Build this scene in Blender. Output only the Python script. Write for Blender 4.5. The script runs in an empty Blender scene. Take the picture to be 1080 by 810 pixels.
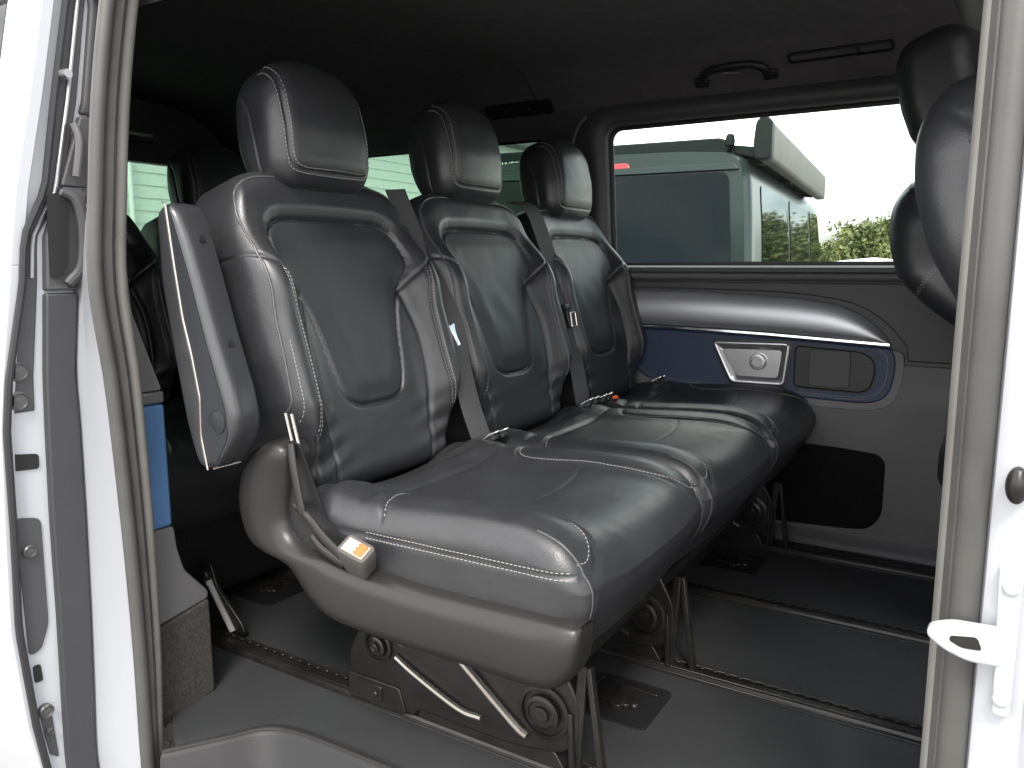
import bpy, bmesh, math, random
import numpy as np
from mathutils import Vector, Matrix
from mathutils.bvhtree import BVHTree

random.seed(7); rng = np.random.default_rng(7)
SC = bpy.context.scene
COL = SC.collection
V = Vector

# ------------------------------------------------------------------ materials
def new_mat(name):
    m = bpy.data.materials.new(name); m.use_nodes = True
    nt = m.node_tree; b = nt.nodes['Principled BSDF']
    return m, nt, b

def mat(name, col, rough=.5, metal=0., var=0., vscale=8., bump=0., bscale=200., bdist=.002, rvar=0., spec=.5, coat=0., fold=0., fscale=9.):
    """procedural surface: base colour with mottling, roughness variation and two scales of bump"""
    m, nt, b = new_mat(name)
    b.inputs['Roughness'].default_value = rough
    b.inputs['Metallic'].default_value = metal
    b.inputs['Specular IOR Level'].default_value = spec
    b.inputs['Coat Weight'].default_value = coat
    b.inputs['Coat Roughness'].default_value = .08
    tc = nt.nodes.new('ShaderNodeTexCoord')
    def noise(scale, detail=4):
        n = nt.nodes.new('ShaderNodeTexNoise'); n.inputs['Scale'].default_value = scale
        n.inputs['Detail'].default_value = detail
        nt.links.new(tc.outputs['Object'], n.inputs['Vector']); return n
    if var > 0:
        n = noise(vscale, 6)
        r = nt.nodes.new('ShaderNodeMapRange')
        r.inputs['From Min'].default_value = .3; r.inputs['From Max'].default_value = .7
        r.inputs['To Min'].default_value = 1 - var; r.inputs['To Max'].default_value = 1 + var
        nt.links.new(n.outputs['Fac'], r.inputs['Value'])
        mx = nt.nodes.new('ShaderNodeVectorMath'); mx.operation = 'SCALE'
        mx.inputs[0].default_value = col
        nt.links.new(r.outputs['Result'], mx.inputs['Scale'])
        nt.links.new(mx.outputs['Vector'], b.inputs['Base Color'])
    else:
        b.inputs['Base Color'].default_value = (*col, 1)
    if rvar > 0:
        n = noise(vscale * 1.7, 5)
        r = nt.nodes.new('ShaderNodeMapRange')
        r.inputs['To Min'].default_value = max(.02, rough - rvar); r.inputs['To Max'].default_value = min(1, rough + rvar)
        nt.links.new(n.outputs['Fac'], r.inputs['Value']); nt.links.new(r.outputs['Result'], b.inputs['Roughness'])
    last = None
    if bump > 0:
        n = noise(bscale, 3); bp = nt.nodes.new('ShaderNodeBump')
        bp.inputs['Strength'].default_value = bump; bp.inputs['Distance'].default_value = bdist
        nt.links.new(n.outputs['Fac'], bp.inputs['Height']); last = bp
    if fold > 0:
        n = noise(fscale, 2); n.inputs['Distortion'].default_value = .6
        bp = nt.nodes.new('ShaderNodeBump')
        bp.inputs['Strength'].default_value = fold; bp.inputs['Distance'].default_value = .012
        nt.links.new(n.outputs['Fac'], bp.inputs['Height'])
        if last: nt.links.new(last.outputs['Normal'], bp.inputs['Normal'])
        last = bp
    if last: nt.links.new(last.outputs['Normal'], b.inputs['Normal'])
    return m

def glass_mat(name, tint, refl=.06):
    m = bpy.data.materials.new(name); m.use_nodes = True
    nt = m.node_tree; nt.nodes.clear()
    o = nt.nodes.new('ShaderNodeOutputMaterial'); mx = nt.nodes.new('ShaderNodeMixShader')
    t = nt.nodes.new('ShaderNodeBsdfTransparent'); t.inputs['Color'].default_value = (*tint, 1)
    g = nt.nodes.new('ShaderNodeBsdfGlossy'); g.inputs['Roughness'].default_value = .01
    f = nt.nodes.new('ShaderNodeFresnel'); f.inputs['IOR'].default_value = 1.15
    nt.links.new(f.outputs['Fac'], mx.inputs['Fac']); nt.links.new(t.outputs[0], mx.inputs[1])
    nt.links.new(g.outputs[0], mx.inputs[2]); nt.links.new(mx.outputs[0], o.inputs['Surface'])
    return m

M = {}
M['leather'] = mat('leather', (.023, .024, .0265), .385, spec=.6, var=.15, vscale=14, bump=.28, bscale=420, bdist=.0012, rvar=.07, fold=.16, fscale=13)
M['leather_panel'] = mat('leather_panel', (.021, .023, .025), .48, var=.12, vscale=14, bump=.38, bscale=520, bdist=.0014, rvar=.06, fold=.12, fscale=11)
M['stitch'] = mat('stitch', (.30, .295, .285), .7)
M['piping'] = mat('piping', (.075, .075, .078), .35)
M['hard_grey'] = mat('hard_grey', (.017, .0165, .016), .35, spec=.4, var=.06, bump=.2, bscale=900, bdist=.0006)
M['arm_plastic'] = mat('arm_plastic', (.028, .029, .032), .28, spec=.65, var=.05, bump=.16, bscale=900, bdist=.0006)
M['arm_side'] = mat('arm_side', (.015, .017, .021), .42, spec=.35, bump=.2, bscale=900, bdist=.0006)
M['trim_dark'] = mat('trim_dark', (.050, .050, .053), .5, var=.06, bump=.3, bscale=700, bdist=.0008)
M['trim_mid'] = mat('trim_mid', (.098, .098, .100), .52, var=.06, bump=.3, bscale=700, bdist=.0008)
M['trim_light'] = mat('trim_light', (.13, .13, .132), .5, var=.05, bump=.3, bscale=700, bdist=.0008)
M['black'] = mat('black', (.012, .012, .013), .42, bump=.15, bscale=500, bdist=.0006)
M['black_metal'] = mat('black_metal', (.018, .017, .016), .34, metal=.25, var=.3, vscale=30, bump=.15, bscale=150, bdist=.001)
M['rib'] = mat('rib', (.42, .39, .35), .24, metal=.85)
M['brown_metal'] = mat('brown_metal', (.018, .0165, .015), .36, metal=.3, var=.25, vscale=25)
M['void'] = mat('void', (.006, .006, .007), .7)
M['headliner'] = mat('headliner', (.085, .080, .085), .95, var=.1, vscale=40, bump=.5, bscale=900, bdist=.001, spec=.15)
M['carpet'] = mat('carpet', (.055, .051, .047), .95, var=.35, vscale=240, bump=1., bscale=700, bdist=.003, spec=.1)
M['pocket'] = mat('pocket', (.010, .010, .011), .97, var=.3, vscale=300, bump=.6, bscale=800, bdist=.002, spec=.08)
M['floor'] = mat('floor', (.024, .0255, .0275), .66, var=.16, vscale=5, bump=.45, bscale=650, bdist=.001, rvar=.1)
M['step'] = mat('step', (.020, .020, .021), .5, spec=.3, var=.08, bump=.3, bscale=600, bdist=.0008)
M['chrome'] = mat('chrome', (.72, .72, .72), .12, metal=1.)
M['satin'] = mat('satin', (.50, .50, .51), .30, metal=.9, var=.04)
M['silver_trim'] = mat('silver_trim', (.52, .53, .56), .40, metal=.8, var=.05, vscale=3, bump=.08, bscale=500, bdist=.0005)
M['blue'] = mat('blue', (.018, .034, .075), .5, var=.07, bump=.3, bscale=500, bdist=.001)
M['blue_edge'] = mat('blue_edge', (.055, .125, .25), .5, var=.07, bump=.3, bscale=500, bdist=.001)
M['paint'] = mat('paint', (.40, .415, .44), .28, metal=.0, coat=.6, var=.02, vscale=3)
M['rubber'] = mat('rubber', (.058, .057, .054), .5, var=.12, vscale=20, bump=.2, bscale=300, bdist=.0008)
M['rubber_lip'] = mat('rubber_lip', (.150, .145, .133), .62, var=.1, vscale=20, bump=.25, bscale=300, bdist=.0008)
M['rubber_dark'] = mat('rubber_dark', (.016, .016, .018), .5)
M['bolt'] = mat('bolt', (.10, .10, .10), .35, metal=.4)
M['strut'] = mat('strut', (.55, .55, .54), .25, metal=.3)
M['door_trim'] = mat('door_trim', (.036, .037, .040), .42, var=.05, bump=.25, bscale=600, bdist=.0008)
M['webbing'] = mat('webbing', (.060, .060, .062), .7, var=.1, vscale=300, bump=.6, bscale=600, bdist=.001)
M['sheath'] = mat('sheath', (.065, .061, .057), .6, bump=.3, bscale=500, bdist=.001)
M['red'] = mat('red', (.75, .13, .03), .35)
M['buckle_face'] = mat('buckle_face', (.62, .40, .30), .3)
M['glass'] = glass_mat('glass', (.90, .95, .92))
M['glass_green'] = glass_mat('glass_green', (.52, .63, .56))
M['camper_paint'] = mat('camper_paint', (.022, .032, .030), .28, metal=.1, spec=.22, coat=.12, var=.05)
M['camper_glass'] = mat('camper_glass', (.004, .006, .006), .03, spec=.22)
M['camper_dark'] = mat('camper_dark', (.010, .014, .013), .5, spec=.12, var=.1)
M['awning_case'] = mat('awning_case', (.10, .092, .075), .5, spec=.2, var=.15)
M['awning_cap'] = mat('awning_cap', (.010, .014, .013), .5, spec=.12)
M['lamp_red'] = mat('lamp_red', (.45, .02, .03), .2, coat=.5)
M['letter'] = mat('letter', (.85, .86, .85), .5)
M['asphalt'] = mat('asphalt', (.20, .195, .185), .9, var=.2, vscale=3, bump=.6, bscale=60, bdist=.01)
M['cladding'] = mat('cladding', (.62, .68, .62), .6, var=.05)
M['cladding_trim'] = mat('cladding_trim', (.80, .82, .80), .6)
M['bark'] = mat('bark', (.09, .065, .045), .9, var=.3, vscale=20, bump=.7, bscale=30, bdist=.02)
M['car_white'] = mat('car_white', (.72, .74, .76), .25, coat=.6)
M['tyre'] = mat('tyre', (.02, .02, .02), .8)

def leaf_mat(name, c1, c2):
    m, nt, b = new_mat(name)
    oi = nt.nodes.new('ShaderNodeTexCoord'); n = nt.nodes.new('ShaderNodeTexNoise'); n.inputs['Scale'].default_value = 1.6
    nt.links.new(oi.outputs['Object'], n.inputs['Vector'])
    cr = nt.nodes.new('ShaderNodeValToRGB'); cr.color_ramp.elements[0].position = .35; cr.color_ramp.elements[1].position = .65
    cr.color_ramp.elements[0].color = (*c1, 1); cr.color_ramp.elements[1].color = (*c2, 1)
    nt.links.new(n.outputs['Fac'], cr.inputs['Fac']); nt.links.new(cr.outputs['Color'], b.inputs['Base Color'])
    b.inputs['Roughness'].default_value = .6
    return m
M['leaf'] = leaf_mat('leaf', (.060, .082, .020), (.15, .165, .045))

# ------------------------------------------------------------------ mesh helpers
class MB:
    def __init__(s): s.v = []; s.f = []; s.m = []; s.n = 0
    def add(s, verts, faces, mi=0):
        verts = np.asarray(verts, float).reshape(-1, 3); o = s.n
        s.v.append(verts); s.n += len(verts)
        s.f += [tuple(i + o for i in f) for f in faces]
        s.m += [mi] * len(faces) if isinstance(mi, int) else list(mi)
        return s
    def box(s, c, size, rot=None, mi=0):
        h = np.array(size) / 2
        p = np.array([[x, y, z] for x in (-1, 1) for y in (-1, 1) for z in (-1, 1)]) * h
        if rot is not None: p = p @ np.array(rot).T
        return s.add(p + np.array(c), [(0, 1, 3, 2), (4, 6, 7, 5), (0, 4, 5, 1), (2, 3, 7, 6), (0, 2, 6, 4), (1, 5, 7, 3)], mi)
    def tube(s, pts, r, n=10, closed=False, mi=0, flat=1., up=None, cap=True):
        pts = [V(p) for p in pts]; N = len(pts); rr = r if hasattr(r, '__len__') else [r] * N
        vs = []; 
        nrm = None
        for i, p in enumerate(pts):
            a = pts[(i - 1) % N] if (closed or i > 0) else pts[i]
            b = pts[(i + 1) % N] if (closed or i < N - 1) else pts[i]
            t = (b - a).normalized()
            if up is not None: nrm = V(up) - t * t.dot(V(up))
            elif nrm is None:
                nrm = t.orthogonal()
            else: nrm = nrm - t * t.dot(nrm)
            nrm.normalize(); bi = t.cross(nrm)
            for k in range(n):
                q = 2 * math.pi * k / n
                vs.append(p + nrm * (math.cos(q) * rr[i] * flat) + bi * (math.sin(q) * rr[i]))
        fs = []
        for i in range(N if closed else N - 1):
            j = (i + 1) % N
            for k in range(n):
                l = (k + 1) % n
                fs.append((i * n + k, i * n + l, j * n + l, j * n + k))
        if not closed and cap:
            fs.append(tuple(range(n - 1, -1, -1))); fs.append(tuple((N - 1) * n + k for k in range(n)))
        return s.add([tuple(v) for v in vs], fs, mi)
    def prism(s, poly, fn, d0, d1, mi=0):
        """poly: list of 2-D points; fn(a, b, d) -> 3-D; extruded between depths d0 and d1"""
        n = len(poly)
        vs = [fn(a, b, d0) for a, b in poly] + [fn(a, b, d1) for a, b in poly]
        fs = [tuple(range(n - 1, -1, -1)), tuple(range(n, 2 * n))]
        fs += [(i, (i + 1) % n, n + (i + 1) % n, n + i) for i in range(n)]
        return s.add(vs, fs, mi)
    def lathe(s, prof, c, axis='y', n=24, mi=0):
        vs = []; 
        for r, h in prof:
            for k in range(n):
                q = 2 * math.pi * k / n; a, b = r * math.cos(q), r * math.sin(q)
                p = {'x': (h, a, b), 'y': (a, h, b), 'z': (a, b, h)}[axis]
                vs.append((c[0] + p[0], c[1] + p[1], c[2] + p[2]))
        fs = []
        for i in range(len(prof) - 1):
            for k in range(n):
                l = (k + 1) % n; fs.append((i * n + k, i * n + l, (i + 1) * n + l, (i + 1) * n + k))
        fs.append(tuple(range(n))); fs.append(tuple((len(prof) - 1) * n + k for k in range(n - 1, -1, -1)))
        return s.add(vs, fs, mi)
    def loft(s, loops, closed=True, cap=False, mi=0):
        n = len(loops[0]); vs = [p for l in loops for p in l]; fs = []
        for i in range(len(loops) - 1):
            for k in range(n if closed else n - 1):
                l = (k + 1) % n; fs.append((i * n + k, i * n + l, (i + 1) * n + l, (i + 1) * n + k))
        if cap:
            fs.append(tuple(range(n - 1, -1, -1))); fs.append(tuple((len(loops) - 1) * n + k for k in range(n)))
        return s.add(vs, fs, mi)
    def xform(s, fn):
        s.v = [np.array([fn(*p) for p in a]) for a in s.v]; return s

def link_obj(name, mb, mats, parent=None, loc=(0, 0, 0), smooth=35, bevel=0., bseg=3, fix=True):
    """one mesh object; vertices are given in world space (or in the parent's frame when local=True)"""
    me = bpy.data.meshes.new(name)
    verts = np.concatenate(mb.v) if mb.v else np.zeros((0, 3))
    base = np.array(BASE.get(parent.name, (0, 0, 0)) if parent else loc, float)
    me.from_pydata((verts - base).tolist(), [], mb.f)
    if not isinstance(mats, (list, tuple)): mats = [mats]
    for m in mats: me.materials.append(m)
    me.polygons.foreach_set('material_index', np.array(mb.m, dtype=np.int32))
    if fix:
        bm = bmesh.new(); bm.from_mesh(me); bmesh.ops.recalc_face_normals(bm, faces=bm.faces); bm.to_mesh(me); bm.free()
    me.polygons.foreach_set('use_smooth', [True] * len(me.polygons))
    me.set_sharp_from_angle(angle=math.radians(smooth))
    o = bpy.data.objects.new(name, me); COL.objects.link(o)
    if parent:
        o.parent = parent; BASE[o.name] = tuple(base)
    else:
        o.location = base; BASE[o.name] = tuple(base)
    if bevel > 0:
        md = o.modifiers.new('bevel', 'BEVEL'); md.width = bevel; md.segments = bseg; md.limit_method = 'ANGLE'; md.angle_limit = math.radians(40)
        md.harden_normals = False
    return o
BASE = {}

def thing(name, label, cat, loc=(0, 0, 0), group=None):
    o = bpy.data.objects.new(name, None); COL.objects.link(o); o.location = loc; o.empty_display_size = .1
    BASE[o.name] = tuple(loc)
    o['label'] = label; o['category'] = cat
    if group: o['group'] = group
    return o
def tag(o, label, cat, group=None, kind=None):
    if label: o['label'] = label
    if cat: o['category'] = cat
    if group: o['group'] = group
    if kind: o['kind'] = kind
    return o
def copy_tree(root, delta, label=None, group=None):
    kids = {}
    def rec(o, parent):
        c = o.copy(); COL.objects.link(c); c.parent = parent
        for ch in [k for k in bpy.data.objects if k.parent == o and k.name not in made]:
            rec(ch, c)
        return c
    made = set()
    c = rec(root, None); c.location = root.location + V(delta)
    if label: c['label'] = label
    if group: c['group'] = group
    return c

def sstep(a, b, x):
    t = np.clip((x - a) / (b - a), 0, 1); return t * t * (3 - 2 * t)
def chaikin(pts, n=2, closed=True):
    p = [np.array(q, float) for q in pts]
    for _ in range(n):
        q = []
        L = len(p)
        for i in range(L if closed else L - 1):
            a, b = p[i], p[(i + 1) % L]
            q += [a * .75 + b * .25, a * .25 + b * .75]
        if not closed: q = [p[0]] + q + [p[-1]]
        p = q
    return [tuple(a) for a in p]
def smooth_path(pts, n=12):
    """Catmull-Rom through the points"""
    P = [np.array(p, float) for p in pts]; P = [2 * P[0] - P[1]] + P + [2 * P[-1] - P[-2]]; out = []
    for i in range(1, len(P) - 2):
        for t in np.linspace(0, 1, n, endpoint=False):
            a, b, c, d = P[i - 1:i + 3]
            out.append(tuple(.5 * ((2 * b) + (-a + c) * t + (2 * a - 5 * b + 4 * c - d) * t * t + (-a + 3 * b - 3 * c + d) * t ** 3)))
    out.append(tuple(P[-2])); return out
def rrect(x0, x1, y0, y1, r, n=6):
    pts = []
    for cx, cy, a0 in ((x1 - r, y1 - r, 0), (x0 + r, y1 - r, 90), (x0 + r, y0 + r, 180), (x1 - r, y0 + r, 270)):
        for k in range(n + 1):
            a = math.radians(a0 + 90 * k / n); pts.append((cx + r * math.cos(a), cy + r * math.sin(a)))
    return pts
def round_poly(pts, r, n=5):
    """polygon with circular-ish rounded corners"""
    out = []; P = [np.array(p, float) for p in pts]; L = len(P)
    for i in range(L):
        a, b, c = P[i - 1], P[i], P[(i + 1) % L]
        d1 = a - b; d2 = c - b; l1 = np.linalg.norm(d1); l2 = np.linalg.norm(d2)
        k = min(r, l1 * .48, l2 * .48); s = b + d1 / l1 * k; e = b + d2 / l2 * k
        for t in np.linspace(0, 1, n): out.append(tuple((1 - t) ** 2 * s + 2 * t * (1 - t) * b + t * t * e))
    return out
def resample(pts, step):
    P = np.array(pts, float); d = np.r_[0, np.cumsum(np.linalg.norm(np.diff(P, axis=0), axis=1))]
    n = max(2, int(d[-1] / step) + 1); t = np.linspace(0, d[-1], n)
    return np.stack([np.interp(t, d, P[:, k]) for k in range(P.shape[1])], 1)

def rounded_box(hx, hy, hz, r, nx, ny, nz):
    """dense cube-grid mapped onto a box with rounded edges; returns verts, quads, unit normals"""
    gx, gy, gz = np.linspace(-hx, hx, nx + 1), np.linspace(-hy, hy, ny + 1), np.linspace(-hz, hz, nz + 1)
    idx = {}; vs = []; fs = []
    def vid(i, j, k):
        q = idx.get((i, j, k))
        if q is None: q = idx[(i, j, k)] = len(vs); vs.append((gx[i], gy[j], gz[k]))
        return q
    for i in range(nx):
        for j in range(ny):
            fs.append((vid(i, j, nz), vid(i + 1, j, nz), vid(i + 1, j + 1, nz), vid(i, j + 1, nz)))
            fs.append((vid(i, j, 0), vid(i, j + 1, 0), vid(i + 1, j + 1, 0), vid(i + 1, j, 0)))
    for i in range(nx):
        for k in range(nz):
            fs.append((vid(i, 0, k), vid(i + 1, 0, k), vid(i + 1, 0, k + 1), vid(i, 0, k + 1)))
            fs.append((vid(i, ny, k), vid(i, ny, k + 1), vid(i + 1, ny, k + 1), vid(i + 1, ny, k)))
    for j in range(ny):
        for k in range(nz):
            fs.append((vid(0, j, k), vid(0, j, k + 1), vid(0, j + 1, k + 1), vid(0, j + 1, k)))
            fs.append((vid(nx, j, k), vid(nx, j + 1, k), vid(nx, j + 1, k + 1), vid(nx, j, k + 1)))
    P = np.array(vs); h = np.array([hx, hy, hz]); r = np.array(r) * np.ones(3); q = np.clip(P, -(h - r), h - r)
    d = (P - q) / r; nrm = d / np.linalg.norm(d, axis=1)[:, None]
    out = q + nrm * r; nrm = nrm / r; nrm /= np.linalg.norm(nrm, axis=1)[:, None]
    return out, fs, nrm
def dist_poly(P, line, closed=False):
    """distance of 2-D points to a polyline"""
    L = np.array(line); best = np.full(len(P), 9.)
    rngi = range(len(L)) if closed else range(len(L) - 1)
    for i in rngi:
        a, b = L[i], L[(i + 1) % len(L)]; ab = b - a
        t = np.clip(((P - a) @ ab) / max(ab @ ab, 1e-12), 0, 1)
        best = np.minimum(best, np.linalg.norm(P - (a + t[:, None] * ab), axis=1))
    return best
def inside(P, poly):
    L = np.array(poly); c = np.zeros(len(P), bool)
    for i in range(len(L)):
        a, b = L[i], L[i - 1]
        cond = ((a[1] > P[:, 1]) != (b[1] > P[:, 1]))
        xi = (b[0] - a[0]) * (P[:, 1] - a[1]) / (b[1] - a[1] + 1e-12) + a[0]
        c ^= cond & (P[:, 0] < xi)
    return c
def stitches(mb, bvh, path, cast, mi, step=.0068, length=.0044, w=.0009):
    """short thread stitches laid on the surface along a path; cast(p) -> ray origin, direction"""
    pts = resample(path, step)
    for a, b in zip(pts[:-1], pts[1:]):
        m = (a + b) / 2; o, d = cast(m); hit = bvh.ray_cast(V(o), V(d))
        o2, d2 = cast(b * .8 + a * .2); hit2 = bvh.ray_cast(V(o2), V(d2))
        if hit[0] is None or hit2[0] is None: continue
        n = hit[1]; 
        if n.dot(V(d)) > 0: n = -n
        t = hit2[0] - hit[0]; t -= n * t.dot(n)
        if t.length < 1e-6: continue
        t.normalize(); c = hit[0] + n * .0004; bi = n.cross(t)
        rot = np.array([t, bi, n]).T
        mb.box(c, (length, w, w), rot, mi)

# ------------------------------------------------------------------ world, light, camera
w = bpy.data.worlds.new('World'); SC.world = w; w.use_nodes = True
nt = w.node_tree; bg = nt.nodes['Background']
SUN_EL, SUN_AZ = math.radians(52), math.radians(152)          # azimuth measured clockwise from +y
sky = nt.nodes.new('ShaderNodeTexSky'); sky.sky_type = 'NISHITA'; sky.sun_disc = False
sky.sun_elevation = SUN_EL; sky.sun_rotation = SUN_AZ
sky.air_density = 1.; sky.dust_density = 3.; sky.ozone_density = 1.
# broken white cloud over the blue: bright cloud banks mixed into the sky radiance
tc = nt.nodes.new('ShaderNodeTexCoord'); mp = nt.nodes.new('ShaderNodeMapping'); mp.inputs['Scale'].default_value = (1, 1, 2.2)
nz = nt.nodes.new('ShaderNodeTexNoise'); nz.inputs['Scale'].default_value = 2.2; nz.inputs['Detail'].default_value = 7
cr = nt.nodes.new('ShaderNodeValToRGB'); cr.color_ramp.elements[0].position = .36; cr.color_ramp.elements[1].position = .56
mix = nt.nodes.new('ShaderNodeMix'); mix.data_type = 'RGBA'
nt.links.new(tc.outputs['Generated'], mp.inputs['Vector']); nt.links.new(mp.outputs['Vector'], nz.inputs['Vector'])
nt.links.new(nz.outputs['Fac'], cr.inputs['Fac']); nt.links.new(cr.outputs['Color'], mix.inputs['Factor'])
nt.links.new(sky.outputs['Color'], mix.inputs['A']); mix.inputs['B'].default_value = (13.5, 13.3, 13.0, 1)
nt.links.new(mix.outputs['Result'], bg.inputs['Color']); bg.inputs['Strength'].default_value = .12
sl = bpy.data.lights.new('sun', 'SUN'); sl.energy = 1.5; sl.angle = math.radians(14); sl.color = (1, .95, .88)
so = bpy.data.objects.new('sun', sl); COL.objects.link(so)
sd = V((math.sin(SUN_AZ) * math.cos(SUN_EL), math.cos(SUN_AZ) * math.cos(SUN_EL), math.sin(SUN_EL)))
so.rotation_euler = sd.to_track_quat('Z', 'Y').to_euler(); so.location = sd * 20

yaw, pit = math.radians(31.77), math.radians(8.556)
F = V((-math.sin(yaw) * math.cos(pit), math.cos(yaw) * math.cos(pit), -math.sin(pit)))
R = V((math.cos(yaw), math.sin(yaw), 0)); U = R.cross(F)
cd = bpy.data.cameras.new('camera'); cam = bpy.data.objects.new('camera', cd); COL.objects.link(cam)
cam.matrix_world = Matrix(((R.x, U.x, -F.x, .574), (R.y, U.y, -F.y, -1.113), (R.z, U.z, -F.z, .80), (0, 0, 0, 1)))
cd.sensor_width = 36; cd.lens = 831 / 1080 * 36; cd.clip_start = .02; cd.clip_end = 2000
SC.camera = cam
SC.render.engine = 'CYCLES'
SC.view_settings.view_transform = 'Standard'; SC.view_settings.look = 'None'; SC.view_settings.gamma = 1
SC.view_settings.exposure = 1.5

# ------------------------------------------------------------------ van shell profiles
PROF = [(-.40, -.372), (-.20, -.395), (-.05, -.402), (.14, -.401), (.308, -.403), (.47, -.408), (.625, -.415), (.772, -.428), (.912, -.417), (1.056, -.400), (1.203, -.374), (1.32, -.345), (1.42, -.300)]
_pp = smooth_path(PROF, 8); PZ, PY = zip(*_pp)
def ys(z): return float(np.interp(z, PZ, PY))
def wy(z): return 1.232 - (.115 * (z - .79) if z > .79 else 0)

# ---- ground
g = MB(); g.add([(-900, -900, -.56), (900, -900, -.56), (900, 900, -.56), (-900, 900, -.56)], [(0, 1, 2, 3)])
tag(link_obj('ground', g, M['asphalt']), None, None, kind='structure')

# ---- floor with the step well cut into its door edge
fl = MB()
edge = [(-2.32, -.30), (-.66, -.30), (-.60, -.345), (-.55, -.372)]
edge += smooth_path([(-.535, -.375), (-.495, -.305), (-.455, -.247), (-.40, -.227), (-.30, -.221), (-.10, -.219)], 6)
edge += [(.45, -.219), (.56, -.30), (1.65, -.30), (1.65, 1.235), (-2.32, 1.235)]
fl.prism(edge, lambda a, b, d: (a, b, d), -.03, 0)
fl.prism([(-2.32, -.2), (1.65, -.2), (1.65, 1.235), (-2.32, 1.235)], lambda a, b, d: (a, b, d), -.06, -.031)
tag(link_obj('floor', fl, M['floor'], smooth=30), None, None, kind='structure')
# step well liner
st = MB()
lip = smooth_path([(-.55, -.385), (-.50, -.31), (-.458, -.250), (-.40, -.2285), (-.30, -.2225), (-.10, -.2205), (.20, -.2205), (.45, -.2205)], 8)
rows = [[(x, y - .000, .004) for x, y in lip], [(x, y - .012, .004) for x, y in lip], [(x + .006, y - .022, -.004) for x, y in lip],
        [(x + .012, y - .034, -.17) for x, y in lip], [(x + .02, y - .06, -.19) for x, y in lip], [(x + .03, -.45, -.195) for x, y in lip]]
st.loft(rows, closed=False)
stp = thing('step_well', 'grey moulded step well with pale lip along the door sill', 'step', (-.1, -.3, -.195))
link_obj('step_liner', st, M['step'], stp, smooth=60)
lipm = MB(); lipm.tube([(x, y - .012, .003) for x, y in lip], .004, 8)
link_obj('step_lip', lipm, M['hard_grey'], stp)

# ---- ceiling
ce = MB()
cp = [(-.27, 1.22), (-.235, 1.29), (-.17, 1.345), (-.05, 1.385), (.15, 1.415), (.5, 1.43), (.85, 1.415), (1.0, 1.395), (1.08, 1.362), (1.14, 1.32), (1.186, 1.272)]
cps = smooth_path(cp, 5)
def ceil_piece(x0, x1, dz):
    outer = [(y, z + dz) for y, z in cps]; up = [(y, z + dz + .03) for y, z in reversed(cps)]
    ce.prism(outer + up, lambda a, b, d: (d, a, b), x0, x1)
ceil_piece(-2.34, -.735, .004); ceil_piece(-.729, 1.35, 0); ceil_piece(-.76, -.70, .012)
tag(link_obj('ceiling', ce, M['headliner'], smooth=40), None, None, kind='structure')

# ------------------------------------------------------------------ floor rails
def rail(y, label):
    t = thing('floor_rail', label, 'rail', (0, y, 0), 'seat rails set in the floor')
    b = MB(); b.box((-.35, y, .003), (3.0, .052, .006)); b.box((-.35, y, .0075), (3.0, .014, .004))
    for s in (-1, 1):
        b.box((-.35, y + s * .0145, .009), (3.0, .005, .010))
    # scalloped locking teeth along both sides of the slot
    x = -1.80
    while x < 1.1:
        for s in (-1, 1): b.box((x, y + s * .0105, .0115), (.012, .006, .004))
        x += .025
    link_obj('slot_channel', b, M['black_metal'], t, bevel=.001, bseg=1)
    for s in (-1, 1):
        l = MB(); l.prism([(-.027, 0.0), (-.020, .0115), (-.013, .0115), (-.011, 0.0)], lambda a, bb, d, s=s: (d, y + s * -a, bb), -1.85, 1.15)
        link_obj('rail_lip', l, M['black_metal'], t, bevel=.001, bseg=1)
RY = [-.083, .315, .713, 1.111]
for y, lab in zip(RY, ['black floor rail nearest the door step, under the outer seat leg', 'black slotted floor rail under the middle of the bench, second from the door',
                       'black slotted floor rail third from the door, without a seat leg on it in front', 'black slotted floor rail close to the far side panel']):
    rail(y, lab)

# ---- anchor cover plates let into the floor
def plate(c, sx, sy, rot, label, latch):
    t = thing('floor_hatch', label, 'floor hatch', (c[0], c[1], 0), 'black hatches let into the floor')
    cr_, sr_ = math.cos(rot), math.sin(rot)
    fn = lambda a, b, d: (c[0] + a * cr_ - b * sr_, c[1] + a * sr_ + b * cr_, d)
    p = MB(); outer = rrect(-sx, sx, -sy, sy, .014); inner = rrect(-sx + .012, sx - .012, -sy + .012, sy - .012, .008)
    p.loft([[fn(a, b, .0005) for a, b in outer], [fn(a, b, .005) for a, b in outer], [fn(a, b, .005) for a, b in inner], [fn(a, b, .0015) for a, b in inner]])
    p.add([fn(a, b, .0015) for a, b in inner], [tuple(range(len(inner)))])
    link_obj('hatch_tray', p, M['black'], t, bevel=0)
    l = MB()
    l.prism(round_poly([(-.05, -.018), (.02, -.022), (.03, .0), (.018, .022), (-.05, .018)], .008), fn, .002, .008)
    l.prism(rrect(-.01, .012, -.034, .034, .006), fn, .002, .0105)
    l.lathe([(.009, 0), (.009, .005), (.006, .008)], fn(.03, -.01, .003), 'z', 14)
    l.prism(rrect(-sx + .02, sx - .02, sy - .03, sy - .02, .003), fn, .002, .006)
    link_obj('latch', l, M['black_metal'], t, bevel=.001, bseg=1)
    return t
plate((.030, .150), .075, .072, 0, 'black recessed floor hatch in front of the nearest seat', 1)
plate((.010, .945), .072, .070, 0, 'black recessed floor hatch beside the far side panel', 1)
plate((-.93, .16), .085, .075, 0, 'black recessed floor hatch behind the bench, near the chrome strut', 1)

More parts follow.
